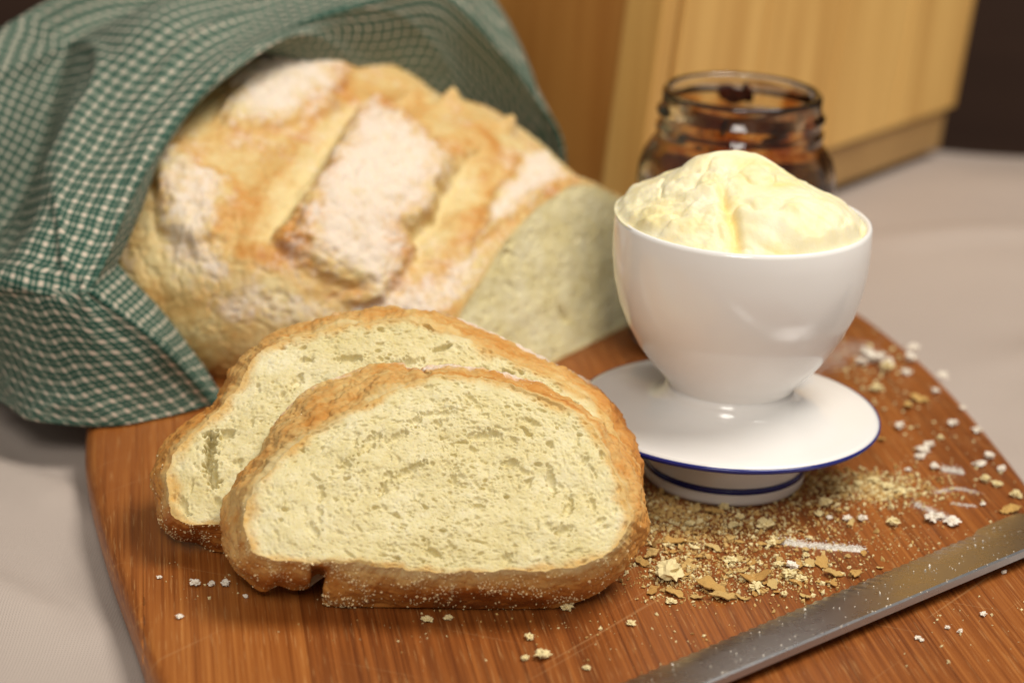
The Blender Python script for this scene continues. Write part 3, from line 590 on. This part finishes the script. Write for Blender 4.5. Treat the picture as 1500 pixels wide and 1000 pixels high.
Pc[..., 2] = np.maximum(Pc[..., 2], .3)
mesh_obj('crumb', ((Pc - loc) / 1000).reshape(-1, 3), gridF(len(kk), nr, wu=True, flip=True), M_CRUMB, lf, attrs=dict(bake=sstep(.95, 1, rr)[None] * .7 + 0 * x))

# ------------------------------------------------------------------ towel
T_ = {k: np.array(v) for k, v in TOWEL.items()}
T_['I2'][:7] = T_['I'][:7] + np.array([-20, 14, -4.])
T_['V'][3:8] += np.array([6, 10, -7.]); T_['O2'][3:8] += np.array([-4, -6, 5.])
T_['Ra'] = T_['R'] * .84 + T_['I'] * .16; T_['Rb'] = T_['R'] * .86 + T_['Rm'] * .14
secs = []
for k in ('I2', 'I', 'Ra', 'R', 'Rb', 'Rm', 'O1', 'V', 'O2'):
    q_ = T_[k]; secs.append(np.concatenate([q_[:2], [q_[2] * .85 + q_[1] * .15], q_[2:3], [q_[2] * .85 + q_[3] * .15], q_[3:]]))
K = len(secs[0]); a_ = np.linspace(0, 1, K)
tail = np.stack([-292 + 25 * np.sin(a_ * 3.1), -40 + 215 * a_, -8 + 62 * np.sin(a_ * math.pi)**.8], -1)
tail2 = np.stack([-345 + 10 * np.sin(a_ * 3.1), -20 + 165 * a_, -8 + 22 * np.sin(a_ * math.pi)**.8], -1)
S_ = np.stack(secs + [tail, tail2])
nu, nv = 300, 330
G = catmull(S_, nu); G = np.swapaxes(catmull(np.swapaxes(G, 0, 1), nv), 0, 1)
nrm = vnormals(G)
q = np.linspace(0, len(S_) - 1, nu)[:, None]; kq = np.linspace(0, K - 1, nv)[None]
amp = sstep(3.4, 5.2, q)
fold = 2.4 * amp * np.sin(kq * 1.5 + q * 1.9 + 1.5 * perlin(p3(q * .9 + 0 * kq, kq * .5 + 0 * q), 71)) \
     + 1.6 * fbm(p3(q * .8 + 0 * kq, kq * .55 + 0 * q), 3, 73) * amp + .5 * fbm(G * .05, 2, 75)
rdg = np.abs(perlin(p3(q * .55 + .25 * kq, kq * .42 - .2 * q), 79)); fold = fold - 2.2 * np.exp(-(rdg / .07)**2) * (.25 + .75 * amp)
G = G + nrm * fold[..., None]
G[..., 2] = np.maximum(G[..., 2], np.where((.985 * G[..., 0] + .174 * G[..., 1]) > -168, .8, -9))
du = np.linalg.norm(np.diff(G, axis=0), axis=-1); dv = np.linalg.norm(np.diff(G, axis=1), axis=-1)
G[..., 1] = np.minimum(G[..., 1], 135 + (52 - G[..., 0]) * .775 - 9)
uu = np.concatenate([np.zeros((1, nv)), np.cumsum(du, 0)]); uu -= uu[int(nu * 3 / (len(S_) - 1))][None]
vv = np.concatenate([np.zeros((nu, 1)), np.cumsum(dv, 1)], 1); vv -= vv[:, nv // 3][:, None]
uvs = np.stack([uu, vv], -1).reshape(-1, 2) / 5.5
tl = np.array([-160, 0, 0.])
tw = mesh_obj('tea_towel', ((G - tl) / 1000).reshape(-1, 3), gridF(nu, nv), mat_gingham(), uv=uvs, loc=tuple(tl / 1000))
sd = tw.modifiers.new('thickness', 'SOLIDIFY'); sd.thickness = .0011; sd.offset = 0
tag(tw, 'green and cream checked cotton tea towel draped round the back of the loaf', 'towel')

# ------------------------------------------------------------------ butter dish
CUPX, CUPY = .0748, -.1262
dish = root('butter_dish', (CUPX, CUPY, 0), 'white glazed pedestal dish with blue bands, heaped with butter', 'dish')
mm = lambda pr: [(a / 1000, b / 1000) for a, b in pr]
foot = mm([(0, 3), (20, 3), (23, .6), (25, 0), (27, .6), (27.9, 2.2), (27.8, 4.2), (27.2, 6), (26.2, 9), (25.6, 12), (25.8, 15), (27, 17.5), (22, 19.5), (0, 19.5)])
V, F = lathe(foot); mesh_obj('foot', V, F, M_CER, dish)
plate = mm([(0, 17), (26.8, 16.9), (31, 18.2), (40, 20.4), (48.6, 22.0), (50.9, 22.9), (51.5, 24.0), (51.0, 25.0), (49.6, 25.3), (44, 25.3), (38, 25.7), (32, 26.4), (28, 27.3), (25, 28.7), (23.1, 30.5), (22.0, 32.6), (21.45, 35.0), (0, 35.0)])
V, F = lathe(plate, 128); mesh_obj('plate', V, F, M_CER, dish)
bowl = mm([(0, 33.5), (21.2, 33.6), (21.5, 35.0), (22.3, 36.4), (24.2, 38.6), (27.8, 42.4), (32.4, 48.5), (36.6, 56), (39.5, 63), (41.6, 71), (42.6, 79), (42.8, 86), (42.6, 92.0), (42.3, 93.2), (41.5, 93.5), (40.8, 93.0), (40.3, 91), (39.6, 82), (37, 68), (30, 53), (15, 43), (0, 41)])
V, F = lathe(bowl, 128); mesh_obj('bowl', V, F, M_CER, dish)
band = mm([(50.5, 22.4), (51.45, 22.8), (51.9, 23.7), (51.7, 24.7), (51.1, 24.0)])
V, F = lathe(band, 128); mesh_obj('blue_band', V, F, M_BLUE, [c_ for c_ in dish.children if c_.name.startswith('plate')][0])
band = mm([(27.5, 4.9), (27.8, 5.0), (27.5, 6.9), (27.2, 6.95), (27.0, 6)])
V, F = lathe(band, 128); mesh_obj('blue_band', V, F, M_BLUE, [c_ for c_ in dish.children if c_.name.startswith('foot')][0])
# butter heap
na, nr = 300, 130
a = np.linspace(0, 2 * np.pi, na, endpoint=False)[:, None]; rr = np.linspace(0, 1, nr)[None]**.85
x = 41.0 * rr * np.cos(a); y = 41.0 * rr * np.sin(a); wx = x + 1.2 * perlin(p3(x * .12, y * .12), 81); wy = y + 1.2 * perlin(p3(x * .12, y * .12), 83)
def ell(cx, cy, cz, ax_, ay_, az_, rot=0):
    c, s = math.cos(rot), math.sin(rot); dx, dy = wx - cx, wy - cy
    q = ((dx * c + dy * s) / ax_)**2 + ((-dx * s + dy * c) / ay_)**2
    return np.where(q < 1, cz + az_ * np.sqrt(np.clip(1 - q, 0, 1)), -50)
q0 = np.hypot((wx + 3) / 40, (wy - 3) / 40)
dome = 18.5 * (1 - np.clip(q0, 0, 1.2)**1.8) + 1.0 * fbm(p3(wx * .07, wy * .07), 3, 85)
lay = np.stack([dome, ell(-5, 8, 9, 19, 12, 11.5, .2), ell(9, -11, -2, 29, 25, 16.5, -.3), ell(-20, -12, -2, 18, 20, 10.5, .4), ell(24, -2, -4, 15, 24, 13.0, -.2), ell(-24, 6, 0, 15, 20, 9.0, .1)])
kk_ = .9; hb = np.log(np.exp(np.clip(lay, -30, 40) / kk_).sum(0)) * kk_
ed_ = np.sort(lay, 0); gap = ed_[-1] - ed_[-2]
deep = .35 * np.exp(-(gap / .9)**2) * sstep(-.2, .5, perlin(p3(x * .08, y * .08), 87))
left = sstep(0, -10, x) * sstep(10, -6, y)
hb += left * (1.0 * fbm(p3(x * .2, y * .3), 4, 89)) + .3 * fbm(p3(x * .16, y * .05), 3, 91)
hb += .55 * np.sin(wx * .35 + wy * .9 + 2 * perlin(p3(x * .06, y * .06), 101)) * sstep(.1, .6, perlin(p3(x * .05, y * .05), 103) + .3) + .35 * np.abs(fbm(p3(x * .11, y * .16), 3, 105)) - 1.0 * np.exp(-(np.abs(fbm(p3(x * .045, y * .06), 2, 107)) / .06)**2)
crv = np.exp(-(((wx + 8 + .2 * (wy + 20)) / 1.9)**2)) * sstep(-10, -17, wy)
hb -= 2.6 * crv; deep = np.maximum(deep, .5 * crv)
lft = sstep(.25, .95, np.cos(a - 2.75)); rimz = sstep(1.0, .93, rr); hb = hb * rimz + (.1 + 1.3 * lft + .5 * perlin(p3(np.cos(a) * 4, np.sin(a) * 4), 111)) * (1 - rimz)
hb = np.maximum(hb, -.4); swl = 1 + (.012 + .035 * lft) * sstep(.8, 1, rr); x = x * swl; y = y * swl
Bt = np.stack([x + 0 * hb, y + 0 * hb, hb], -1)
bt = mesh_obj('butter', (Bt / 1000).reshape(-1, 3), gridF(na, nr, wu=True), mat_butter(), attrs=dict(deep=deep), loc=(CUPX, CUPY, .0925))
bm = bmesh.new(); bm.from_mesh(bt.data); bmesh.ops.remove_doubles(bm, verts=bm.verts[:], dist=1e-7)
eds = [e for e in bm.edges if e.is_boundary]
ext = bmesh.ops.extrude_edge_only(bm, edges=eds); vs = [v for v in ext['geom'] if isinstance(v, bmesh.types.BMVert)]
for v in vs: v.co.z -= .009; v.co.x *= .93; v.co.y *= .93
bmesh.ops.recalc_face_normals(bm, faces=bm.faces[:]); bm.to_mesh(bt.data); bm.free()
tag(bt, 'pale yellow whipped butter heaped above the rim of the white dish', 'butter')

# ------------------------------------------------------------------ jam jar
JX, JY = .0855, .012
jar = root('jam_jar', (JX, JY, 0), 'open glass jam jar with threaded neck behind the butter dish', 'jar')
outer = [(0, .6), (30, .6), (34, 0), (37, 1.2), (38.6, 4), (39, 8), (39, 68), (38.6, 73), (37, 78), (34.5, 82), (32.6, 84.5), (32.2, 86.5), (32.9, 87.6), (32.9, 88.8), (31.7, 90), (31.4, 92.5), (32.8, 93.8), (32.9, 95.2), (31.5, 96.4), (31.0, 99), (31.2, 101.5), (31.0, 103), (30.2, 103.8)]
inner = [(29.0, 103.6), (28.3, 102.5), (28.2, 90), (28.6, 86), (30.6, 83), (34, 78.5), (35.8, 73.5), (36.3, 68), (36.3, 9), (35.0, 6), (30, 5), (0, 5)]
V, F = lathe(mm(outer + inner), 96); mesh_obj('glass', V, F, M_GLASS, jar)
jam_pr = [(0, 5.3), (29.8, 5.3), (34.6, 6.4), (36.7, 9.3), (36.7, 66), (36.2, 70.5), (34, 71.0), (28, 69.0), (20, 67.8), (8, 68.6), (0, 68.2)]
V, F = lathe(mm(jam_pr), 96)
V[:, 2] += (V[:, 2] > .064) * .0022 * fbm(V * 60, 3, 93)
jm = mesh_obj('jam', V, F, M_JAM, loc=(JX, JY, 0)); tag(jm, 'dark red jam filling the glass jar behind the dish', 'jam')
M_FILM = N('jam_film'); _n = M_FILM.noise(M_FILM.coord('Object', (1, 1, .6)), 70, 4, .6)
M_FILM.b.inputs['Transmission Weight'].default_value = 1.0; M_FILM.b.inputs['IOR'].default_value = 1.04
M_FILM = M_FILM.base(M_FILM.ramp(_n, [(.38, (.50, .20, .07)), (.48, (.84, .60, .36)), (.58, (.97, .92, .84))]), .25, .4)
V, F = lathe(mm([(36.5, 71.2), (36.1, 73.6), (34.4, 78.8), (31.0, 83.3), (28.9, 86.1), (28.5, 90), (28.5, 100.5), (27.5, 100.6), (27.45, 90), (27.8, 85.9), (29.9, 82.5), (33.2, 78), (34.9, 73.3), (35.3, 71)]), 96)
V[:, 2] += (V[:, 2] > .095) * .0025 * perlin(V * 55, 97)
mesh_obj('jam_film', V, F, M_FILM, jm)
# streaks of jam clinging inside the neck
rs = np.random.RandomState(5)
for i in range(15):
    a0 = rs.uniform(0, 2 * math.pi); z0 = rs.uniform(84, 98); wd = rs.uniform(.06, .28); hg = rs.uniform(2, 9)
    th = np.linspace(-1, 1, 15)[:, None]; zz = np.linspace(-1, 1, 15)[None]
    q = np.clip(1 - th**2 - zz**2 + .35 * perlin(p3(th * 2 + i, zz * 2 + 0 * th), 95), 0, 1)**.5
    z_ = z0 + zz * hg * .5 + th * hg * .2; rad = np.interp(z_, [78, 83, 86, 90, 104], [34.2, 30.4, 28.4, 28.05, 28.05]) - .65
    aa = a0 + th * wd + 0 * zz
    top = np.stack([(rad - .9 * q) * np.cos(aa), (rad - .9 * q) * np.sin(aa), z_ + 0 * aa], -1)
    msk = (q > .02); Vt = (top / 1000).reshape(-1, 3); Fq = gridF(15, 15); Fq = Fq[msk.ravel()[Fq].all(1)]
    if len(Fq):
        o = mesh_obj('jam_smear', Vt, Fq, M_JAM, jm); sd = o.modifiers.new('thickness', 'SOLIDIFY'); sd.thickness = .0004; sd.offset = 1

# ------------------------------------------------------------------ knife
kd = np.array([.735, .678, 0]); kd /= np.linalg.norm(kd); kn_ = np.array([kd[1], -kd[0], 0])   # towards the spine / camera
k0 = np.array([.0975, -.2203, .0006])
def KP(a, b, z): return k0 + kd * a + kn_ * b + np.array([0, 0, z])
knife = root('bread_knife', tuple(k0), 'steel serrated bread knife lying across the front right of the board, dusted with crumbs', 'knife')
A_ = np.linspace(-.150, .103, 900); tip = sstep(-.150, -.095, A_)
ser = .0007 * np.abs(((A_ / .0042) % 1) - .5) * 2 * sstep(.0785, .0775, A_)
heel = -.0016 * sstep(.077, .082, A_)
far_ = ser + heel - .0004; wid = (.0225 + .02 * (A_ * 1)) * (.15 + .85 * tip**.6)
def tiltz(b): return .0006 + b * .18
rows = []
for i, al in enumerate(A_):
    w = wid[i]; f0 = far_[i]
    zt = lambda b: tiltz(max(b, 0))
    rows.append([KP(al, f0, .0003), KP(al, .0030 * (tip[i] * .8 + .2), zt(.0030) + .0006), KP(al, w * .45, zt(w * .45) + .0010), KP(al, w - .0006, zt(w) + .0011), KP(al, w, zt(w) + .0006), KP(al, w + .0005, zt(w) - .0013), KP(al, w - .0004, zt(w) - .0016), KP(al, w * .45, zt(w * .45) - .0010)])
rows = np.array(rows) - k0
mesh_obj('blade', rows.reshape(-1, 3), gridF(len(A_), 8, wv=True, flip=True), M_STEEL, knife, smooth=True)
ob = knife.children[0]; es = ob.modifiers.new('edges', 'EDGE_SPLIT'); es.split_angle = R(25)
hv = []
M_HAND = mat_plain('black_handle', (.015, .013, .012), .35)
na_, nb3 = 40, 20
al = np.linspace(.098, .215, na_)[:, None]; th = np.linspace(0, 2 * np.pi, nb3, endpoint=False)[None]
hwid = .0105 + .0018 * np.sin((al - .098) * 40) ; cap = np.sqrt(np.clip(1 - ((al - .1565) / .0588)**12, 0, 1))
hb_ = .0125 + hwid * np.cos(th) * cap; hz = .0088 + .0078 * np.sin(th) * cap
Hh = kd * al[..., None] + kn_ * hb_[..., None] + np.array([0, 0, 1.]) * hz[..., None]
mesh_obj('handle', Hh.reshape(-1, 3), gridF(na_, nb3, wv=True), M_HAND, knife)

# ------------------------------------------------------------------ crumbs
rs = np.random.RandomState(3)
def crumb_mesh(name, seed, mat, rough=.5, flat=.75):
    bm = bmesh.new(); bmesh.ops.create_icosphere(bm, subdivisions=3, radius=.5)
    P0 = np.array([v.co[:] for v in bm.verts])
    k = np.maximum(1 + rough * fbm(P0 * 3.6 + seed * 3.1, 4, seed, .65) + .2 * perlin(P0 * 11, seed + 2), .3)
    P1 = P0 * k[:, None]; P1[:, 2] *= flat; P1[:, 2] -= P1[:, 2].min()
    for v, p in zip(bm.verts, P1): v.co = p
    me = bpy.data.meshes.new(name); bm.to_mesh(me); bm.free(); me.materials.append(mat)
    return me
def flake_mesh(name, seed):
    n, k = 40, 10; a = np.linspace(0, 2 * np.pi, n, endpoint=False)[:, None]; r = np.linspace(0, 1, k)[None]
    rad = .5 * (1 + .42 * fbm(p3(np.cos(a) * 1.1 + seed, np.sin(a) * 1.1), 4, seed, .6)); x = r * rad * np.cos(a); y = r * rad * np.sin(a) * .62
    z = .10 * np.sin(x * 4 + seed) + .12 * fbm(p3(x * 3, y * 3, seed), 2, seed) + .25 * x * x * (1 if seed % 2 else -.4)
    z = z - z.min()
    top = np.stack([x, y, z + .05], -1).reshape(-1, 3); botm = np.stack([x * .97, y * .97, z], -1).reshape(-1, 3)
    F = np.concatenate([gridF(n, k, wu=True), gridF(n, k, wu=True, flip=True) + n * k])
    i = np.arange(n); j = (i + 1) % n; e = np.stack([i * k + k - 1, i * k + k - 1 + n * k, j * k + k - 1 + n * k, j * k + k - 1], -1)
    F = np.concatenate([F, e]); o = mesh_obj(name, np.concatenate([top, botm]), F, M_FLAKE); me = o.data; bpy.data.objects.remove(o); return me
flakes = [flake_mesh('crust_flake', i + 1) for i in range(7)]
pales = [crumb_mesh('bread_crumb', i + 1, M_PALE, .8, .6) for i in range(5)]
whites = [crumb_mesh('flour_lump', i + 21, M_FLOUR, .9, .6) for i in range(4)]
def put(name, me, x, y, s, label, cat, group, z=.00012):
    o = bpy.data.objects.new(name, me); col.objects.link(o); o.location = (x / 1000, y / 1000, z)
    o.rotation_euler = (0, 0, rs.uniform(0, 6.28)); s /= 1000; o.scale = (s * rs.uniform(.85, 1.2), s * rs.uniform(.8, 1.1), s * rs.uniform(.75, 1.1))
    return tag(o, label, cat, group)
for i, (x, y, s) in enumerate(CRUMBS['fl']):
    back = y > -110
    only = {4: 'largest jagged golden crust flake in the crumbs before the dish', 6: 'broad golden crust flake nearest the camera, close above the knife', 14: 'golden crust flake at the right end of the crumb trail, close to the knife edge', 0: 'large golden flake between the nearest slice and the flour streak', 17: 'largest golden crust flake on the board behind the right side of the dish', 18: 'golden crust flake lying just left of the largest one behind the dish', 19: 'golden crust flake beside the knife near the right edge of the board'}.get(i)
    zone = ('golden crust flake in the crumbs right beside the nearest slice', 'flakes beside the slice') if x < 66 else ('small golden crust flake in the crumbs between the dish foot and the knife', 'crust flakes before the dish')
    put('crust_flake', flakes[i % 7], x, y, s, only or zone[0], 'flake', 'crust flakes' if only else zone[1])
r2 = np.random.RandomState(77)
for i in range(46):
    x, y = r2.normal(78, 24), r2.normal(-192, 15); w_ = np.array([x / 1000, y / 1000]) - k0[:2]
    if np.hypot(x - 74.8, y + 126.2) < 31 or w_ @ kn_[:2] > -.003 or x < 50 or x > 150: continue
    put('crust_flake', flakes[(i * 3) % 7], x, y, r2.uniform(2.0, 4.6), *(('golden crust flake in the crumbs right beside the nearest slice', 'flake', 'flakes beside the slice') if x < 66 else ('small golden crust flake in the crumbs between the dish foot and the knife', 'flake', 'crust flakes before the dish')))
bigc = crumb_mesh('bread_crumb', 50, M_PALE, .42, .75)
put('bread_crumb', bigc, 51.9, -209.6, 8.5, 'largest pale crumb lump on the board, just right of the nearest slice', 'crumb', 'pale bread crumbs')
for i, (x, y, s) in enumerate(CRUMBS['pc']):
    s *= .85
    fr = x < 50 and y < -215
    if fr: lb, g = 'small pale crumb on bare board in front of the nearest slice', 'crumbs before the slice'
    elif y > -120: lb, g = 'small pale crumb on the board right of the dish', 'crumbs right of the dish'
    else: lb, g = 'small pale crumb in the scatter between dish and knife', 'crumbs before the dish'
    put('bread_crumb', pales[i % 5], x, y, s, lb, 'crumb', g)
for i, (x, y, s) in enumerate(CRUMBS['wc']):
    s *= .85
    if x < 0: lb, g = 'tiny white flour lump on the board at the left of the slices', 'flour lumps left of the slices'
    elif y < -190: lb, g = 'tiny white flour lump on the board on the near side of the knife', 'flour lumps before the knife'
    else: lb, g = 'white flour lump on the board right of the butter dish', 'flour lumps right of the dish'
    put('flour_lump', whites[i % 4], x, y, s, lb, 'flour', g)
# little rod of flour
def streak(name, pts, width, n, size, label, seed, zs=.0012):
    r_ = np.random.RandomState(seed); c = catmull(np.array(pts), 60); t = r_.uniform(0, 59, n); i = t.astype(int); f = (t - i)[:, None]
    p = c[i] * (1 - f) + c[np.minimum(i + 1, 59)] * f; off = r_.normal(0, width, (n, 2)) ; p = p + off
    z = np.abs(r_.normal(0, zs, n)) * np.exp(-(np.linalg.norm(off, axis=1) / (width * 1000 * .0012 + 1e-9))**2 * 0) + .00015
    q = np.c_[p / 1000, z * .6]
    o = grains(name, q, np.zeros((n, 3)), r_.uniform(.4, 1.2, n) * size, M_DUST, None, seed)
    if zs > .001:                                    # a heaped ridge under the loose grains
        c2 = catmull(np.array(pts), 140); tg = np.gradient(c2, axis=0); tg /= np.linalg.norm(tg, axis=1)[:, None]; sd = np.c_[-tg[:, 1], tg[:, 0]]
        cr_ = np.linspace(-1, 1, 17)[None]; al_ = np.linspace(0, 1, 140)[:, None]; prf = sstep(0, .06, al_) * sstep(1, .94, al_)
        xy = c2[:, None] + sd[:, None] * (cr_ * width * 1.7 * (.75 + .25 * prf) * (1 + .5 * perlin(p3(al_ * 22, cr_ * .4 + seed), 3)))[..., None]
        zz_ = (1 - cr_**2) * prf * .75 * (1 + .7 * fbm(p3(al_ * 40, cr_ * 2.5 + seed), 3, 5)) - .05
        bm = bmesh.new(); bm.from_mesh(o.data); vs = [bm.verts.new(v) for v in np.concatenate([xy, zz_[..., None]], -1).reshape(-1, 3) / 1000]
        for f_ in gridF(140, 17, flip=True): bm.faces.new([vs[i] for i in f_])
        bm.to_mesh(o.data); bm.free()
    return tag(o, label, 'flour')
streak('flour_streak', [(89.9,-179.0),(101.8,-181.2),(116,-182)], .75, 2200, .0002, 'thick white streak of flour on the board before the dish', 1)
streak('flour_streak', [(147.2,-133.3),(155,-129),(162.1,-131.7)], .8, 500, .00016, 'curved white flour smear on the board above the knife heel', 2, .0003)
streak('flour_streak', [(138.6,-143.3),(144.4,-150.5),(149,-156.5)], 1.2, 700, .0002, 'slanting white flour smear just above the knife', 3, .0005)
streak('flour_streak', [(121.2,-16),(131.4,.8),(141.9,14.1)], 4.5, 1400, .0002, 'faint broad flour dusting on the board behind the dish', 4, .0003)
streak('flour_streak', [(151.6,-141.9),(159,-143.4)], .6, 200, .00018, 'short white flour mark on the board by the knife heel', 6, .0003)
streak('flour_streak', [(153,-113.2),(159.8,-115.5)], .5, 500, .0003, 'stubby white flour roll on the board near its right edge', 7, .0012)
def scatter(name, blobs, mat, label, cat, seed, zz=.0002):
    r_ = np.random.RandomState(seed); P_, S = [], []
    for cx, cy, sx, sy, n, size in blobs:
        p = np.c_[r_.normal(cx, sx, n), r_.normal(cy, sy, n)]; P_.append(p); S.append(np.clip(np.exp(r_.normal(math.log(size), .5, n)), .08, 1.1))
    P_ = np.concatenate(P_); S = np.concatenate(S) / 1000
    b_ = (P_ - [75.2, -120.5]); keep = np.hypot(b_[:, 0], b_[:, 1]) > 28.5
    ka = (P_ / 1000 - k0[:2]) @ kd[:2]; kb_ = (P_ / 1000 - k0[:2]) @ kn_[:2]; keep &= ~((kb_ > -.001) & (kb_ < .026))
    w_ = .985 * P_[:, 0] + .174 * P_[:, 1]; keep &= (w_ < 155)
    P_, S = P_[keep], S[keep]
    q = np.c_[P_ / 1000, S * .55]
    return tag(grains(name, q, np.zeros((len(q), 3)), S, mat, None, seed), label, cat)
scatter('crumb_scatter', [(55,-172,12,17,1500,.34),(81,-169,17,14,1000,.32),(82,-203,15,9,500,.36),(56,-209,9,9,500,.3),(109,-136,14,8,450,.36),(128,-130,11,7,550,.42),(55,-156,9,8,500,.34),(24,-249,40,12,130,.2),(125,-173,20,13,150,.25)], M_TANC, 'fine golden brown crumbs scattered on the board round the foot of the dish', 'crumbs', 41)
scatter('crumb_scatter', [(55,-172,12,17,700,.32),(81,-169,17,14,600,.34),(82,-203,15,9,350,.38),(128,-130,11,7,600,.45),(144,-17,11,18,160,.45),(158,-95,16,34,110,.4),(109,-136,14,8,350,.38),(24,-249,40,12,110,.22),(134,-225,17,18,70,.25),(-90,-224,10,7,30,.25),(125,-173,20,13,200,.26),(56,-209,9,9,260,.34)], M_PALE, 'fine pale crumbs scattered on the board from the slices to its right edge', 'crumbs', 42)
# dust on the knife
r_ = np.random.RandomState(9); n = 260
al = r_.uniform(-.09, .10, n); be = np.where(r_.rand(n) < .45, .0218 + .02 * al + r_.normal(0, .0006, n), r_.uniform(.003, .02, n))
sz = np.clip(np.exp(r_.normal(math.log(.00016), .5, n)), .00007, .0006)
q = np.array([KP(a, b, tiltz(b) + .0011 + s * .3) for a, b, s in zip(al, be, sz)])
tag(grains('knife_dust', q, np.zeros((n, 3)), sz, M_FLOUR, None, 9), 'tiny white crumbs dusted over the knife blade', 'crumbs')
